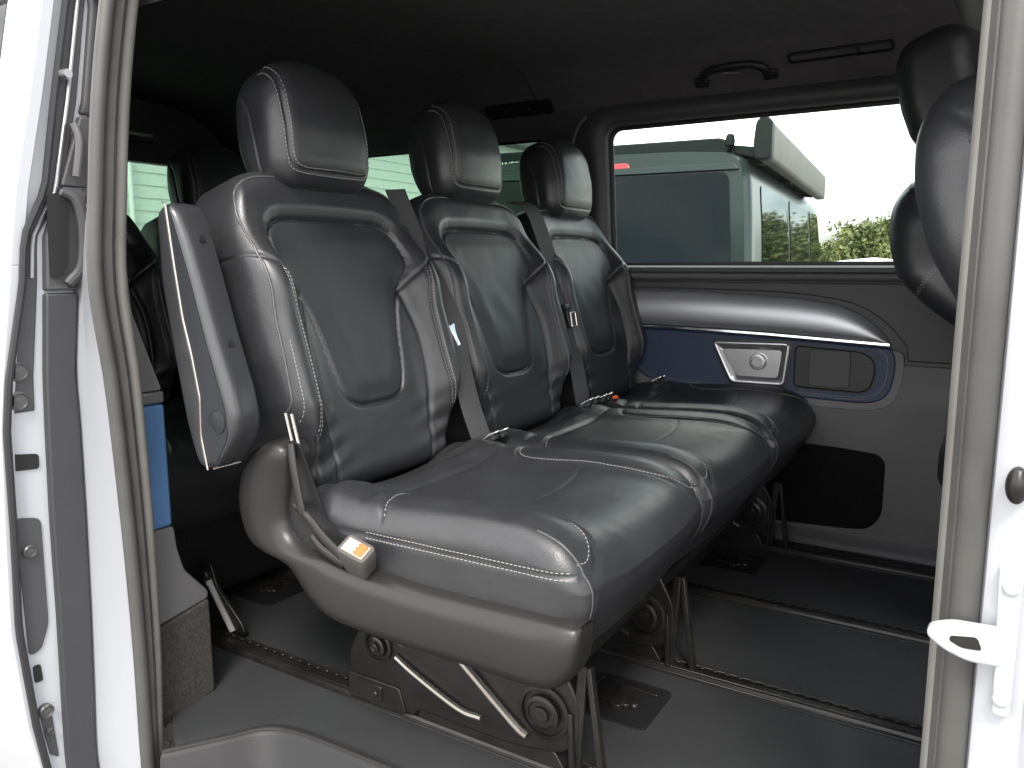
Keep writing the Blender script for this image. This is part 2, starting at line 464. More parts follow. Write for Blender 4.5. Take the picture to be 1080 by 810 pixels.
# ------------------------------------------------------------------ bench seat
AR = math.atan(.30); HINGE = np.array([-.383, 0, .406])
UPV = np.array([-math.sin(AR), 0, math.cos(AR)]); NV = np.array([math.cos(AR), 0, math.sin(AR)])
def seat_world(u, s, wv, yc=0.):
    return np.outer(s, UPV) + np.outer(wv, NV) + HINGE + np.outer(u + yc, [0, 1, 0])

HW_S = [-.02, .0, .06, .12, .17, .25, .33, .42, .50, .54, .60]
HW_U = [.175, .185, .198, .212, .232, .241, .243, .241, .232, .222, .20]
def hw(s): return np.interp(s, HW_S, HW_U)
def mirror(path): return [(-a, b) for a, b in path]
INSET = chaikin([(-.158, .492), (-.06, .497), (.06, .497), (.158, .492), (.176, .41), (.128, .352), (.108, .29), (.092, .19), (.068, .145), (0, .140), (-.068, .145), (-.092, .19), (-.108, .29), (-.128, .352), (-.176, .41)], 2)
CREST = smooth_path([(.192, .392), (.184, .32), (.182, .24), (.184, .17), (.190, .105)], 10)
INNER = smooth_path([(.134, .355), (.150, .27), (.150, .18), (.138, .08), (.132, -.01)], 8)
WING = smooth_path([(.132, .352), (.165, .378), (.20, .402), (.246, .432)], 6)
LOWER = smooth_path([(.192, .105), (.185, .05), (.180, -.01)], 6)
EDGE = smooth_path([(-.224, .12), (-.226, .20), (-.226, .28), (-.224, .36), (-.222, .43), (-.216, .50), (-.200, .548), (-.165, .570), (-.10, .577), (.0, .579), (.10, .577), (.165, .570), (.200, .548), (.216, .50), (.222, .43), (.224, .36), (.226, .28), (.226, .20), (.224, .12)], 8)

def backrest_mesh():
    hU, hS, hW, r = .24, .293, .068, (.027, .040, .036)
    P, fs, N = rounded_box(hU, hS, hW, r, 190, 230, 26)
    u = P[:, 0]; s = P[:, 1] + hS; wv = P[:, 2] - hW
    # outline: narrower foot, rounded shoulders
    k = np.abs(u) / hU
    u = u * hw(s) / hU
    s = s - .048 * np.clip((np.abs(u) - .10) / .13, 0, 1.2) ** 2.6 * sstep(.40, .57, s)
    s = s + .010 * (1 - k ** 2) * sstep(.5, .58, s)
    front = sstep(-.06, -.012, wv)
    q = np.stack([u, s], 1)
    dins = dist_poly(q, INSET, True); ins = inside(q, INSET)
    sd_ = np.where(ins, -dins, dins)
    bol = .050 * np.exp(-((np.abs(u) - .200) / .044) ** 2) * sstep(.03, .16, s) * (1 - .78 * sstep(.34, .50, s))
    frame = .012 * sstep(-.004, .03, sd_) * sstep(.30, .40, s)
    puff = np.where(ins, .007 * sstep(0, .05, dins), 0)
    lum = .014 * np.sin(np.clip(s / .58, 0, 1) * math.pi) - .012 * (s / .58 - .5)
    edge_fall = -.010 * sstep(.6, 1., k) * sstep(.40, .5, s)
    groove = -.0065 * np.exp(-(dins / .0042) ** 2)
    for path, a, wd in ((CREST, .0042, .0032), (INNER, .0045, .0055), (WING, .0055, .0036), (LOWER, .003, .004)):
        for pth in (path, mirror(path)):
            groove = groove - a * np.exp(-(dist_poly(q, pth) / wd) ** 2)
    # soft creases where the leather gathers low in the back
    crease = .0022 * np.sin(s * 150 + 2.2 * np.sin(u * 24)) * np.exp(-((s - .06) / .06) ** 2) * np.exp(-((np.abs(u) - .16) / .06) ** 2)
    crease += .0016 * np.sin(u * 60 + s * 40 + 1.3) * np.exp(-((s - .30) / .05) ** 2) * np.exp(-(u / .10) ** 2)
    wv = wv + front * (bol + frame + puff + lum + edge_fall + groove + crease)
    # side seam running back across the shoulder
    sideness = np.abs(N[:, 0]) * (1 - front)
    zz = .425 - .10 * (wv + .02)
    u = u - np.sign(u) * .0035 * np.exp(-((s - zz) / .0035) ** 2) * np.clip(np.abs(N[:, 0]), 0, 1) * (wv < .0)
    W = seat_world(u, s, wv)
    mb = MB(); 
    fi = np.array([np.mean([P[i, 2] for i in f]) for f in fs])
    cen_in = []
    insf = ins & (front > .9) & (dins > .002)
    mi = [1 if all(insf[i] for i in f) else 0 for f in fs]
    mb.add(W, fs, mi)
    bvh = BVHTree.FromPolygons([tuple(p) for p in W], fs)
    def cast(p):
        o = seat_world(np.array([p[0]]), np.array([p[1]]), np.array([.5]))[0]; return o, -NV
    for path in (CREST, mirror(CREST)):
        pp = np.array(path); sg = np.sign(pp[0, 0])
        stitches(mb, bvh, pp + [sg * -.0038, 0], cast, 2); stitches(mb, bvh, pp + [sg * .0038, 0], cast, 2)
    # piping cord round the front edge, side to side over the shoulders
    cord = []
    for p in resample(EDGE, .006):
        d = V(-NV) ; q2 = seat_world(np.array([p[0]]), np.array([p[1] - .004]), np.array([.5]))[0]
        h = bvh.ray_cast(V(q2), d)
        if h[0] is not None: cord.append(h[0] + h[1] * .0006)
    sm = [cord[0]] + [(cord[i - 1] + cord[i] + cord[i + 1]) / 3 for i in range(1, len(cord) - 1)] + [cord[-1]]
    mb.tube(sm, .0022, 6, mi=3)
    for off in (.008,):
        for half in (slice(0, 44), slice(-44, None)):
            c = resample(EDGE, .006)[half]; c = c * [1 - off / .2, 1]
            stitches(mb, bvh, c[:26] if half.start == 0 else c[-26:], cast, 2)
    return mb

def headrest_mesh(dz=0.):
    hU, hS, hW, r = .124, .118, .066, .046
    P, fs, N = rounded_box(hU, hS, hW, r, 90, 90, 54)
    u, s, wv = P[:, 0].copy(), P[:, 1].copy(), P[:, 2].copy()
    k = np.abs(u) / hU; t = (s + hS) / (2 * hS)
    s = s - .030 * np.clip(k, 0, 1) ** 3 * sstep(.45, 1, t)
    u = u * (1 - .10 * sstep(.35, 1, t) - .05 * sstep(.3, 0, t))
    wv = wv * (.80 + .26 * sstep(0, .45, t) - .16 * sstep(.65, 1, t))         # thick in the middle, thin at the foot
    wv = wv + .012 * (1 - k ** 2) * sstep(-.02, .03, wv) + .008 * sstep(.2, .8, t)
    q = np.stack([u, s], 1)
    BORD = [(-.088, .14), (-.098, .05), (-.101, -.02), (-.099, -.075), (-.085, -.094), (-.04, -.098), (.04, -.098), (.085, -.094), (.099, -.075), (.101, -.02), (.098, .05), (.088, .14)]
    BORD = smooth_path(BORD, 6)
    top = sstep(-.03, .0, wv)
    g_ = -.0036 * np.exp(-(dist_poly(q, BORD) / .003) ** 2) * top
    n2 = N.copy()
    wv = wv + g_ * N[:, 2].clip(0, 1); s = s + g_ * N[:, 1].clip(0, 1)
    # curved seam on the side cheeks
    side = np.stack([wv, s], 1)
    SC_ = smooth_path([(-.004, -.10), (.004, -.03), (.0, .03), (-.022, .07)], 6)
    u = u - np.sign(u) * .0026 * np.exp(-(dist_poly(side, SC_) / .003) ** 2) * np.abs(N[:, 0])
    W = seat_world(u, s + .672 + dz, wv - .012)
    mb = MB(); mb.add(W, fs, 0)
    bvh = BVHTree.FromPolygons([tuple(p) for p in W], fs)
    def cast(p):
        # aim at the headrest's heart from the front and above so the seam climbs over the top edge
        tt = float(sstep(.02, .12, p[1])); tgt = np.array([p[0], p[1] - .05 * tt, 0.]); d = np.array([0, tt * 1.6, 1.]); d /= np.linalg.norm(d)
        o = seat_world(np.array([tgt[0]]), np.array([tgt[1] + .672 + dz + d[1] * .5]), np.array([d[2] * .5]))[0]
        t2 = seat_world(np.array([tgt[0]]), np.array([tgt[1] + .672 + dz]), np.array([0.]))[0]
        dd = t2 - o; return o, dd / np.linalg.norm(dd)
    B = np.array(BORD); B = B[B[:, 1] < .13]
    for sgn, off in ((-1, .0052), (1, .0052)):
        c = B.copy(); rad = np.linalg.norm(c, axis=1)[:, None]
        stitches(mb, bvh, c + sgn * off * c / rad * 1., cast, 1, w=.0010)
    return mb

CUSH_S = smooth_path([(-.240, -.200), (-.215, -.212), (-.178, -.212), (-.157, -.190), (-.150, -.12), (-.148, -.03), (-.150, .05), (-.158, .092), (-.178, .122), (-.205, .135), (-.228, .130)], 8)
def cushion_mesh():
    hU, hX, hZ, r = .2490, .278, .105, (.030, .050, .048)
    P, fs, N = rounded_box(hU, hX, hZ, r, 170, 180, 50)
    u, x, z = P[:, 0].copy(), P[:, 1] - .133, P[:, 2] + .322
    top = sstep(.36, .40, z); fr = sstep(.02, .14, x)
    q = np.stack([u, x], 1)
    z = z + top * (.017 * np.exp(-((np.abs(u) - .19) / .045) ** 2) * (1 - .6 * sstep(.03, .14, x)) - .012 * np.clip(1 - (u / .15) ** 2, 0, 1) * (1 - fr) + .012 * sstep(-.25, .0, x) * (1 - sstep(.02, .15, x)))
    z = z - .020 * top * sstep(.05, .15, x) ** 2
    x = x - .060 * sstep(.36, .22, z) * sstep(-.05, .1, x) + .012 * (1 - (u / hU) ** 2) * fr
    z = z - .012 * top * sstep(-.28, -.42, x)
    z = z + .085 * sstep(-.20, -.34, x) * sstep(.33, .215, z)
    g_ = 0
    for path in (CUSH_S, mirror(CUSH_S)):
        g_ = g_ - .0045 * np.exp(-(dist_poly(q, path) / .0042) ** 2)
    LAT = smooth_path([(-.146, -.055), (-.08, -.040), (0, -.036), (.08, -.040), (.146, -.055)], 6)
    g_ = g_ - .0011 * np.exp(-(dist_poly(q, LAT) / .005) ** 2)
    g_ = g_ - .0042 * np.exp(-((x + .262 + .010 * np.cos(u * 14)) / .008) ** 2) * sstep(.235, .20, np.abs(u)) + .006 * np.exp(-((x + .315) / .035) ** 2)
    cre = .0022 * np.sin(x * 120 + 3 * np.sin(u * 25)) * np.exp(-((x + .33) / .06) ** 2) * np.exp(-((np.abs(u) - .17) / .07) ** 2)
    z = z + top * (g_ + cre)
    # front end seam folding over the nose, and the seam along the outer flank
    nose = sstep(.07, .13, x) * (1 - top * .9)
    x = x - .003 * nose * np.exp(-((np.abs(u) - .215) / .003) ** 2)
    u = u - np.sign(u) * .003 * np.exp(-((z - .395 - .01 * x) / .003) ** 2) * np.abs(N[:, 0])
    W = np.stack([x, u, z], 1)
    mb = MB(); mb.add(W, fs, 0)
    bvh = BVHTree.FromPolygons([tuple(p) for p in W], fs)
    cast = lambda p: ((p[1], p[0], 1.), (0, 0, -1))
    for path in (CUSH_S, mirror(CUSH_S)):
        pp = np.array(path); sg = np.sign(pp[0, 0]); ctr = np.array([sg * .195, -.05]); dv = ctr - pp; dv /= np.linalg.norm(dv, axis=1)[:, None]
        stitches(mb, bvh, pp + dv * .0055, cast, 1)
    for sg in (-1, 1):
        side = lambda p, sg=sg: ((p[0], sg * 1., p[1]), (0, -sg, 0))
        for dz in (.0045, -.0045):
            ln = [(x_, .395 + .01 * x_ + dz) for x_ in np.linspace(-.225, .122, 60)]
            stitches(mb, bvh, ln, side, 1)
    # piping over the nose at both ends of the side panel
    for sg in (-1, 1):
        cord = []
        for a in np.linspace(0, 1, 40):
            ang = math.radians(80 - 120 * a); o = np.array([.05 + .5 * math.cos(ang), sg * .222, .37 + .5 * math.sin(ang)])
            d = np.array([.05, sg * .222, .37]) - o; h = bvh.ray_cast(V(o), V(d / np.linalg.norm(d)))
            if h[0] is not None: cord.append(h[0] + h[1] * .0005)
        mb.tube(cord, .0018, 6, mi=2)
    return mb

BL = (-.15, .5, 0)
bench = thing('bench_seat', 'black leather three seat bench with pale stitching and raised armrest', 'bench seat', BL)
bm_, hm_, cm_ = backrest_mesh(), headrest_mesh(), cushion_mesh()
back0 = link_obj('backrest', bm_, [M['leather'], M['leather_panel'], M['stitch'], M['piping']], bench, smooth=60, fix=False)
head0 = link_obj('headrest', hm_, [M['leather'], M['stitch']], bench, smooth=60, fix=False)
cush0 = link_obj('seat_cushion', cm_, [M['leather'], M['stitch'], M['piping']], bench, smooth=60, fix=False)
def posts(yc, lift, parent):
    for s in (-1, 1):
        a = seat_world(np.array([s * .060]), np.array([.53]), np.array([-.055]), yc)[0]; b = seat_world(np.array([s * .060]), np.array([.60 + lift]), np.array([-.030]), yc)[0]
        p = MB(); p.tube([a, b], .0058, 12); link_obj('headrest_post', p, M['chrome'], parent)
        c = MB(); a2 = seat_world(np.array([s * .060]), np.array([.565]), np.array([-.046]), yc)[0]; a3 = seat_world(np.array([s * .060]), np.array([.585]), np.array([-.039]), yc)[0]
        c.tube([a2, a3], .010, 12); link_obj('post_collar', c, M['black'], parent)
posts(0, 0, head0)
for i, lift in ((1, .016), (2, -.004)):
    b = back0.copy(); COL.objects.link(b); b.location = (0, .5 * i, 0)
    h = head0.copy(); COL.objects.link(h); h.location = V((0, .5 * i, 0)) + V(UPV) * lift
    BASE[h.name] = BL
    c = cush0.copy(); COL.objects.link(c); c.location = (0, .5 * i, 0)
    for k in [o for o in bpy.data.objects if o.parent == head0]:
        d = k.copy(); COL.objects.link(d); d.parent = h; d.location = (0, 0, 0)

# base shell under the cushions
bs = MB(); bs.prism(round_poly([(-.40, .30), (-.40, .25), (-.34, .225), (.02, .222), (.075, .235), (.085, .30)], .02), lambda a, b, d: (a, d, b), -.215, 1.225)
link_obj('base_shell', bs, M['black'], bench, bevel=.008)
# hard outer side shell with the hinge hump
OUTC = smooth_path([(-.385, .524), (-.425, .516), (-.463, .492), (-.487, .456), (-.495, .406), (-.478, .352), (-.440, .332), (-.398, .324), (-.371, .310), (-.341, .273), (-.295, .246), (-.22, .239), (-.10, .238), (.0, .238), (.080, .238), (.116, .247), (.140, .276), (.149, .315), (.147, .336)], 6)
INNC = smooth_path([(-.378, .520), (-.366, .503), (-.370, .462), (-.380, .418), (-.378, .382), (-.348, .357), (-.285, .347), (-.19, .343), (-.10, .339), (.0, .340), (.09, .342), (.130, .340), (.145, .338)], 8)
def even(path, n):
    P = resample(path, .003); k = np.linspace(0, 1, len(P)); return np.array([np.interp(np.linspace(0, 1, n), k, P[:, c]) for c in range(2)]).T
def inset_poly(poly, d):
    P = np.array(poly); L = len(P); out = []
    area = sum(P[i - 1][0] * P[i][1] - P[i][0] * P[i - 1][1] for i in range(L)); sg = 1 if area > 0 else -1
    for i in range(L):
        t = P[(i + 1) % L] - P[i - 1]; t /= np.linalg.norm(t) + 1e-9
        out.append(tuple(P[i] + d * sg * np.array([-t[1], t[0]])))
    return out
sh = MB(); NA = 150; OA, IA = even(OUTC, NA), even(INNC, NA); rows_ = []
for t_, dy in ((0, -.222), (0, -.246), (.015, -.256), (.05, -.265), (.12, -.273), (.25, -.279), (.45, -.281), (.70, -.2795), (.86, -.275), (.95, -.266), (.985, -.257), (1, -.246), (1, -.222)):
    row = []
    for i in range(NA):
        q = i / (NA - 1); e = 1.
        if q > .86: e = math.sqrt(max(0, 1 - ((q - .86) / .14) ** 2)) * .85 + .15
        if q < .06: e = math.sqrt(max(0, 1 - ((.06 - q) / .06) ** 2))
        x, z = OA[i] * (1 - t_) + IA[i] * t_
        row.append((x, dy if dy > -.246 else -.246 + (dy + .246) * e, z))
    rows_.append(row)
sh.loft(rows_, closed=False)
fe = [p for p in OUTC if p[0] > .07] + [(.130, .338), (.10, .338)]
sh.loft([[(x - k * .3, y, z) for x, z in fe] for y, k in ((-.247, 0), (-.225, .01), (-.200, .03), (-.160, .09), (-.12, .18))], closed=False)
shell = link_obj('side_shell', sh, M['hard_grey'], bench, smooth=50)
# recess and belt lever on the hump
sl_ = MB(); sl_.prism(round_poly([(-.425, .50), (-.36, .53), (-.30, .40), (-.22, .36), (-.22, .33), (-.42, .33)], .02), lambda a, b, d: (a, d, b), -.2505, -.2545)
link_obj('hinge_plate', sl_, M['black'], shell)
lv = MB(); lv.tube(smooth_path([(-.366, -.262, .520), (-.354, -.268, .486), (-.338, -.272, .430), (-.334, -.272, .415)], 6), .0085, 10, flat=.6, up=(0, 1, 0))
lv.tube(smooth_path([(-.358, -.266, .422), (-.318, -.274, .410), (-.286, -.276, .386), (-.250, -.274, .362)], 6), [.006] * 5 + [.0085] * 14, 10, flat=.6, up=(0, 1, 0))
lv.tube(smooth_path([(-.318, -.268, .378), (-.290, -.273, .364), (-.245, -.274, .350)], 6), .0075, 10, flat=.6, up=(0, 1, 0))
link_obj('recliner_lever', lv, M['hard_grey'], shell)
ch = MB()
for dx in (0, .014): ch.tube([(-.392 + dx, -.245, .565), (-.366 + dx, -.252, .50)], .0026, 8)
link_obj('recliner_rod', ch, M['rib'], bench)

# armrest folded up along the outer backrest
def arm_pt(s, wv, y): 
    p = HINGE + s * UPV + wv * NV; return (p[0], y, p[2])
SS = np.concatenate([[.097, .0985, .102, .107, .114], np.linspace(.122, .49, 34), [.498, .505, .510, .514, .5165]])
wb_ = lambda s_: float(np.interp(s_, [.097, .100, .106, .12, .173, .281, .402, .49, .505, .5165], [-.066, -.074, -.081, -.088, -.096, -.086, -.072, -.047, -.038, -.022]))
wf_ = lambda s_: float(np.interp(s_, [.097, .100, .106, .120, .135, .150, .168, .205, .288, .393, .45, .495, .508, .5165], [-.052, -.042, -.028, -.006, .010, .019, .024, .026, .020, .017, .014, .008, .001, -.012]))
def split(s_): return float(np.clip(np.interp(s_, [.098, .151, .208, .276, .337, .418, .501, .52], [-.064, -.060, -.040, -.034, -.033, -.022, -.009, -.006]), wb_(s_) + .001, wf_(s_) - .001))
def fr_w(s_): return float(max(split(s_) + .0005, min(np.interp(s_, [.098, .110, .138, .181, .288, .393, .492, .52], [-.050, -.032, .002, .010, .005, .004, -.002, -.010]), wf_(s_) - .004)))
Y0, Y1 = -.278, -.335
def arm_section(s_, k):
    sp, f = split(s_), wf_(s_); rr = min(.016, (f - sp) * .45); ri = min(.010, (f - sp) * .4)
    P = [(sp, Y0), (f - ri, Y0)] + [(f - ri + ri * math.sin(a), Y0 - ri + ri * math.cos(a)) for a in np.linspace(.3, 1.57, 4)]
    ro = min(.012, rr); hh = f - fr_w(s_)
    P += [(f - hh * (1 - math.cos(a)), Y1 + .022 - .022 * math.sin(a)) for a in np.linspace(0, 1.57, 9)] + [(sp, Y1)]
    m = (Y0 + Y1) / 2; return [arm_pt(s_, w_, m + (y_ - m) * k) for w_, y_ in P]
ek = lambda i, n: [.45, .68, .85, .95][i] if i < 4 else ([.45, .68, .85, .95][n - 1 - i] if n - 1 - i < 4 else 1.)
am = MB(); am.loft([arm_section(s_, ek(i, len(SS))) for i, s_ in enumerate(SS)], cap=True)
arm = link_obj('armrest', am, M['arm_plastic'], bench, smooth=50)
pm = MB(); lo = []
for i, s_ in enumerate(SS):
    k = ek(i, len(SS)); b_, f = wb_(s_), split(s_) - .0006; rr = min(.018, (f - b_) * .45); m = (Y0 + Y1) / 2
    P = [(f, Y0 + .002), (b_ + rr, Y0 + .002)] + [(b_ + rr - rr * math.sin(a), Y0 + .002 - rr + rr * math.cos(a)) for a in np.linspace(.2, 1.57, 5)]
    P += [(b_ + rr - rr * math.cos(a), Y1 - .002 + rr - rr * math.sin(a)) for a in np.linspace(0, 1.57, 6)] + [(f - .003, Y1 - .0025), (f, Y1 + .001)]
    lo.append([arm_pt(s_, w_, m + (y_ - m) * k) for w_, y_ in P])
pm.loft(lo, cap=True); link_obj('arm_pad', pm, M['leather'], arm, smooth=50)
S2 = [s_ for s_ in SS if .106 < s_ < .511]
pm = MB(); pm.loft([[arm_pt(s_, split(s_) + .0004, Y1 + .004), arm_pt(s_, split(s_) + .0004, Y1 - .0012), arm_pt(s_, fr_w(s_), Y1 - .0012), arm_pt(s_, fr_w(s_) + .0006, Y1 + .004)] for s_ in S2], cap=True)
link_obj('arm_side_plate', pm, M['arm_side'], arm, smooth=40)
pm = MB(); pm.tube([arm_pt(s_, split(s_), Y1 - .0016) for s_ in SS], .0016, 8)
pm.tube([arm_pt(.0965, split(.0985) + .012 * a, Y1 + .008 + a * .045) for a in np.linspace(0, 1, 8)], .0016, 8)
link_obj('arm_trim_line', pm, M['rib'], arm)
pc = arm_pt(.165, -.014, -.333); pm = MB(); ring = [(pc[0] + .018 * math.cos(a), -.3366, pc[2] + .018 * math.sin(a)) for a in np.linspace(0, 2 * math.pi, 36, endpoint=False)]
pm.lathe([(.0175, -.334), (.0175, -.3366), (.0155, -.3372), (0.001, -.3374)], (pc[0], 0, pc[2]), 'y', 32); 
link_obj('pivot_cap', pm, M['arm_side'], arm)
pm = MB(); pm.tube(ring, .0012, 6, closed=True); link_obj('pivot_groove', pm, M['void'], arm)
for s in (.449, .279):
    pm = MB(); c = np.array(arm_pt(s, wf_(s) - .0010, -.304)); a, b = c, c + NV * .0035
    pm.tube([a, b], .0055, 12); link_obj('arm_screw', pm, M['black_metal'], arm)

# buckle on the outer side with a red press button
def rotm(rx, ry, rz): return np.array(Matrix.Rotation(rz, 3, 'Z') @ Matrix.Rotation(ry, 3, 'Y') @ Matrix.Rotation(rx, 3, 'X'))
def buckle(c, rot, size, name_parent, sheath='sheath'):
    c = np.array(c); hx, hy, hz = size
    b = MB(); lo = []
    for t, k in ((-1., .72), (-.5, .88), (.3, 1.), (.92, 1.), (1., .95)):
        lo.append([tuple(c + rot @ np.array([x * k, y * k, t * hz])) for x, y in rrect(-hx, hx, -hy, hy, min(hx, hy) * .45, 4)])
    b.loft(lo, cap=True)
    o = link_obj('belt_buckle', b, M[sheath], name_parent, bevel=0, smooth=50)
    f = MB(); f.box(c + rot @ np.array([0, 0, hz * 1.01]), (hx * 1.5, hy * 1.35, .004), rot); link_obj('buckle_face', f, M['buckle_face'], o, bevel=.001, bseg=1)
    f = MB(); f.box(c + rot @ np.array([hx * .38, 0, hz * 1.05]), (hx * .55, hy * 1.2, .005), rot)
    for k in (-1, 0, 1): f.box(c + rot @ np.array([hx * .12, k * hy * .42, hz * 1.09]), (hx * .18, hy * .22, .004), rot)
    link_obj('release_button', f, M['red'], o, bevel=.001, bseg=1)
    return o
buckle((-.218, -.272, .362), rotm(.55, .30, .1), (.026, .017, .030), bench)

# inner buckles and belt anchor loops in the gap between cushions and backs
def small_buckle(c, lean, parent):
    b = MB(); r_ = rotm(lean, -.5, .2)
    for k in (-1, 1):
        o = np.array(c) + np.array([0, k * .017, 0])
        b.tube(smooth_path([o + r_ @ np.array(p) for p in ((-.03, -.008, 0), (-.005, -.009, .008), (.018, -.006, .008), (.022, .0, .007), (.018, .006, .008), (-.005, .009, .008), (-.03, .008, 0))], 4), .0026, 8)
    link_obj('belt_anchor', b, M['chrome'], parent)
    s = MB()
    for k in (-1, 1): s.prism(rrect(-.05, .012, -.012, .012, .006), lambda a, b_, d, k=k: tuple(np.array(c) + np.array([0, k * .017, 0]) + r_ @ np.array([a, b_, d])), -.006, .004)
    link_obj('anchor_sleeve', s, M['black'], parent, bevel=.002, bseg=2)
for c in ((-.300, .236, .447), (-.312, .700, .447), (-.308, .775, .447), (-.320, 1.20, .443)): small_buckle(c, 0., bench)

# belts
def belt(pts, wdir, half, name='seat_belt', mt='webbing', thick=.0012):
    P = smooth_path(pts, 8); b = MB(); lo = []
    for i, p in enumerate(P):
        a = V(P[max(0, i - 1)]); c = V(P[min(len(P) - 1, i + 1)]); t = (c - a).normalized(); wd = V(wdir); wd = (wd - t * wd.dot(t)).normalized(); n = t.cross(wd)
        p = V(p); lo.append([tuple(p - wd * half - n * thick), tuple(p + wd * half - n * thick), tuple(p + wd * half + n * thick), tuple(p - wd * half + n * thick)])
    b.loft(lo, cap=True); return link_obj(name, b, M[mt], bench, smooth=30)
b1 = belt([(-.58, .262, .965), (-.50, .252, .82), (-.416, .240, .691), (-.392, .236, .602), (-.366, .240, .502), (-.335, .250, .41)], (.30, 1, .14), .025)
t = MB(); t.box((-.404, .238, .655), (.006, .020, .050), rotm(.25, -.3, 0)); link_obj('belt_tongue', t, M['chrome'], b1, bevel=.002, bseg=2)
b2 = belt([(-.60, .80, .975), (-.530, .770, .950), (-.482, .766, .850), (-.422, .765, .6865), (-.390, .762, .560), (-.366, .758, .46), (-.352, .752, .40)], (.25, 1, .12), .027)
t = MB(); t.box((-.417, .765, .690), (.018, .066, .014), rotm(0, -.3, .2)); t.box((-.409, .765, .660), (.008, .036, .05), rotm(0, -.28, .2)); link_obj('belt_slider', t, M['black_metal'], b2, bevel=.003, bseg=2)
t = MB(); t.tube([(-.400, .752, .676), (-.394, .752, .640), (-.392, .778, .640), (-.398, .778, .676)], .003, 8, closed=True); link_obj('belt_tongue', t, M['rib'], b2)
r_ = MB(); r_.box((-.285, .800, .452), (.012, .016, .008)); link_obj('release_button', r_, M['red'], bench, bevel=.002)

# legs on the rails
def seat_leg(y, yo):
    """side plate, front foot, diagonal ribs, pivot bolts"""
    sgn = -1
    fn = lambda a, b, d: (a, y + d, b)
    p = MB()
    p.prism(round_poly([(-.395, .016), (-.400, .10), (-.365, .165), (-.315, .168), (-.27, .135), (-.22, .205), (.035, .205), (.072, .14), (.075, .075), (.045, .045), (-.05, .030), (-.24, .030), (-.25, .016)], .018), fn, -.016, -.006)
    leg = link_obj('leg', p, M['brown_metal'] if yo else M['black_metal'], bench, bevel=.003, bseg=2)
    q = MB()
    q.prism(round_poly([(-.40, .012), (-.40, .06), (-.28, .06), (-.265, .012)], .008), fn, -.020, .022)
    q.prism(round_poly([(-.24, .012), (-.24, .042), (.03, .042), (.05, .012)], .008), fn, -.012, .02)
    link_obj('rail_foot', q, M['black_metal'], leg, bevel=.002, bseg=2)
    q = MB()
    q.prism([(.055, .012), (.075, .012), (.085, .20), (.070, .20)], fn, -.014, -.008); q.prism([(.108, .012), (.120, .012), (.092, .20), (.083, .20)], fn, -.016, -.002)
    q.prism([(.060, .012), (.070, .012), (.064, .12), (.056, .12)], fn, -.022, .010)
    link_obj('front_bracket', q, M['black_metal'], leg, bevel=.002, bseg=2)
    q = MB()
    q.tube(smooth_path([(-.285, y - .019, .118), (-.24, y - .021, .098), (-.150, y - .021, .064), (-.105, y - .019, .060)], 5), .0055, 8)
    q.tube(smooth_path([(-.165, y - .019, .165), (-.12, y - .021, .133), (-.04, y - .021, .072), (-.018, y - .019, .058)], 5), .0065, 8)
    link_obj('brace_rib', q, M['rib'] if yo else M['black_metal'], leg)
    for (x, z, r) in ((-.326, .128, .020), (.014, .108, .030)):
        q = MB()
        q.lathe([(r * 1.5, -.016), (r * 1.5, -.021), (r * 1.28, -.0225), (r * 1.22, -.018), (r * 1.0, -.018), (r * .98, -.027), (r * .78, -.029), (r * .72, -.026), (r * .45, -.026), (r * .42, -.031), (r * .30, -.032), (.0008, -.030)], (x, y, z), 'y', 32)
        link_obj('pivot_bolt', q, M['black_metal'] if r < .025 or not yo else M['brown_metal'], leg)
    q = MB(); q.prism(rrect(-.345, -.318, .022, .052, .004), fn, -.0235, -.016); q.lathe([(.006, -.024), (.006, -.028), (.001, -.029)], (-.331, y, .037), 'y', 12); link_obj('lock_catch', q, M['black_metal'], leg, bevel=.0015, bseg=1)
seat_leg(-.095, True); seat_leg(.315, False); seat_leg(1.105, False)
# cross tubes under the bench
q = MB(); q.tube([(-.326, -.10, .128), (-.326, 1.11, .128)], .014, 14); q.tube([(.014, -.10, .150), (.014, 1.11, .150)], .014, 14); link_obj('cross_tube', q, M['black_metal'], bench)
q = MB(); q.tube(smooth_path([(-.47, .02, .075), (-.44, .02, .062), (-.40, .02, .060)], 5), .009, 10); link_obj('release_handle', q, M['satin'], bench)

# ------------------------------------------------------------------ third row behind
RX = -.98
def rear_seat(yc, label):
    t = thing('passenger_seat', label, 'seat', (-.15 + RX, yc, 0), 'rear row seats behind the bench')
    for src in (back0, head0, cush0):
        c = src.copy(); COL.objects.link(c); c.parent = t
        c.location = V((BL[0], BL[1], 0)) - V((-.15, 0, 0)); c.location = (0, .5, 0)
        if src is head0:
            for k in [o for o in bpy.data.objects if o.parent == head0]:
                d = k.copy(); COL.objects.link(d); d.parent = c; d.location = (0, 0, 0)
    b = MB(); b.prism(round_poly([(-.40 + RX, .30), (-.38 + RX, .02), (.02 + RX, .02), (.08 + RX, .30)], .03), lambda a, bb, d: (a, d, bb), yc - .22, yc + .22)
    link_obj('seat_base', b, M['black'], t, bevel=.006)
    return t
rear_seat(.04, 'black leather rear seat just behind the raised armrest, beside the blue trim')
rear_seat(.54, 'black leather rear seat hidden behind the nearest bench headrest')
rear_seat(1.0, 'black leather rear seat in the far rear corner')

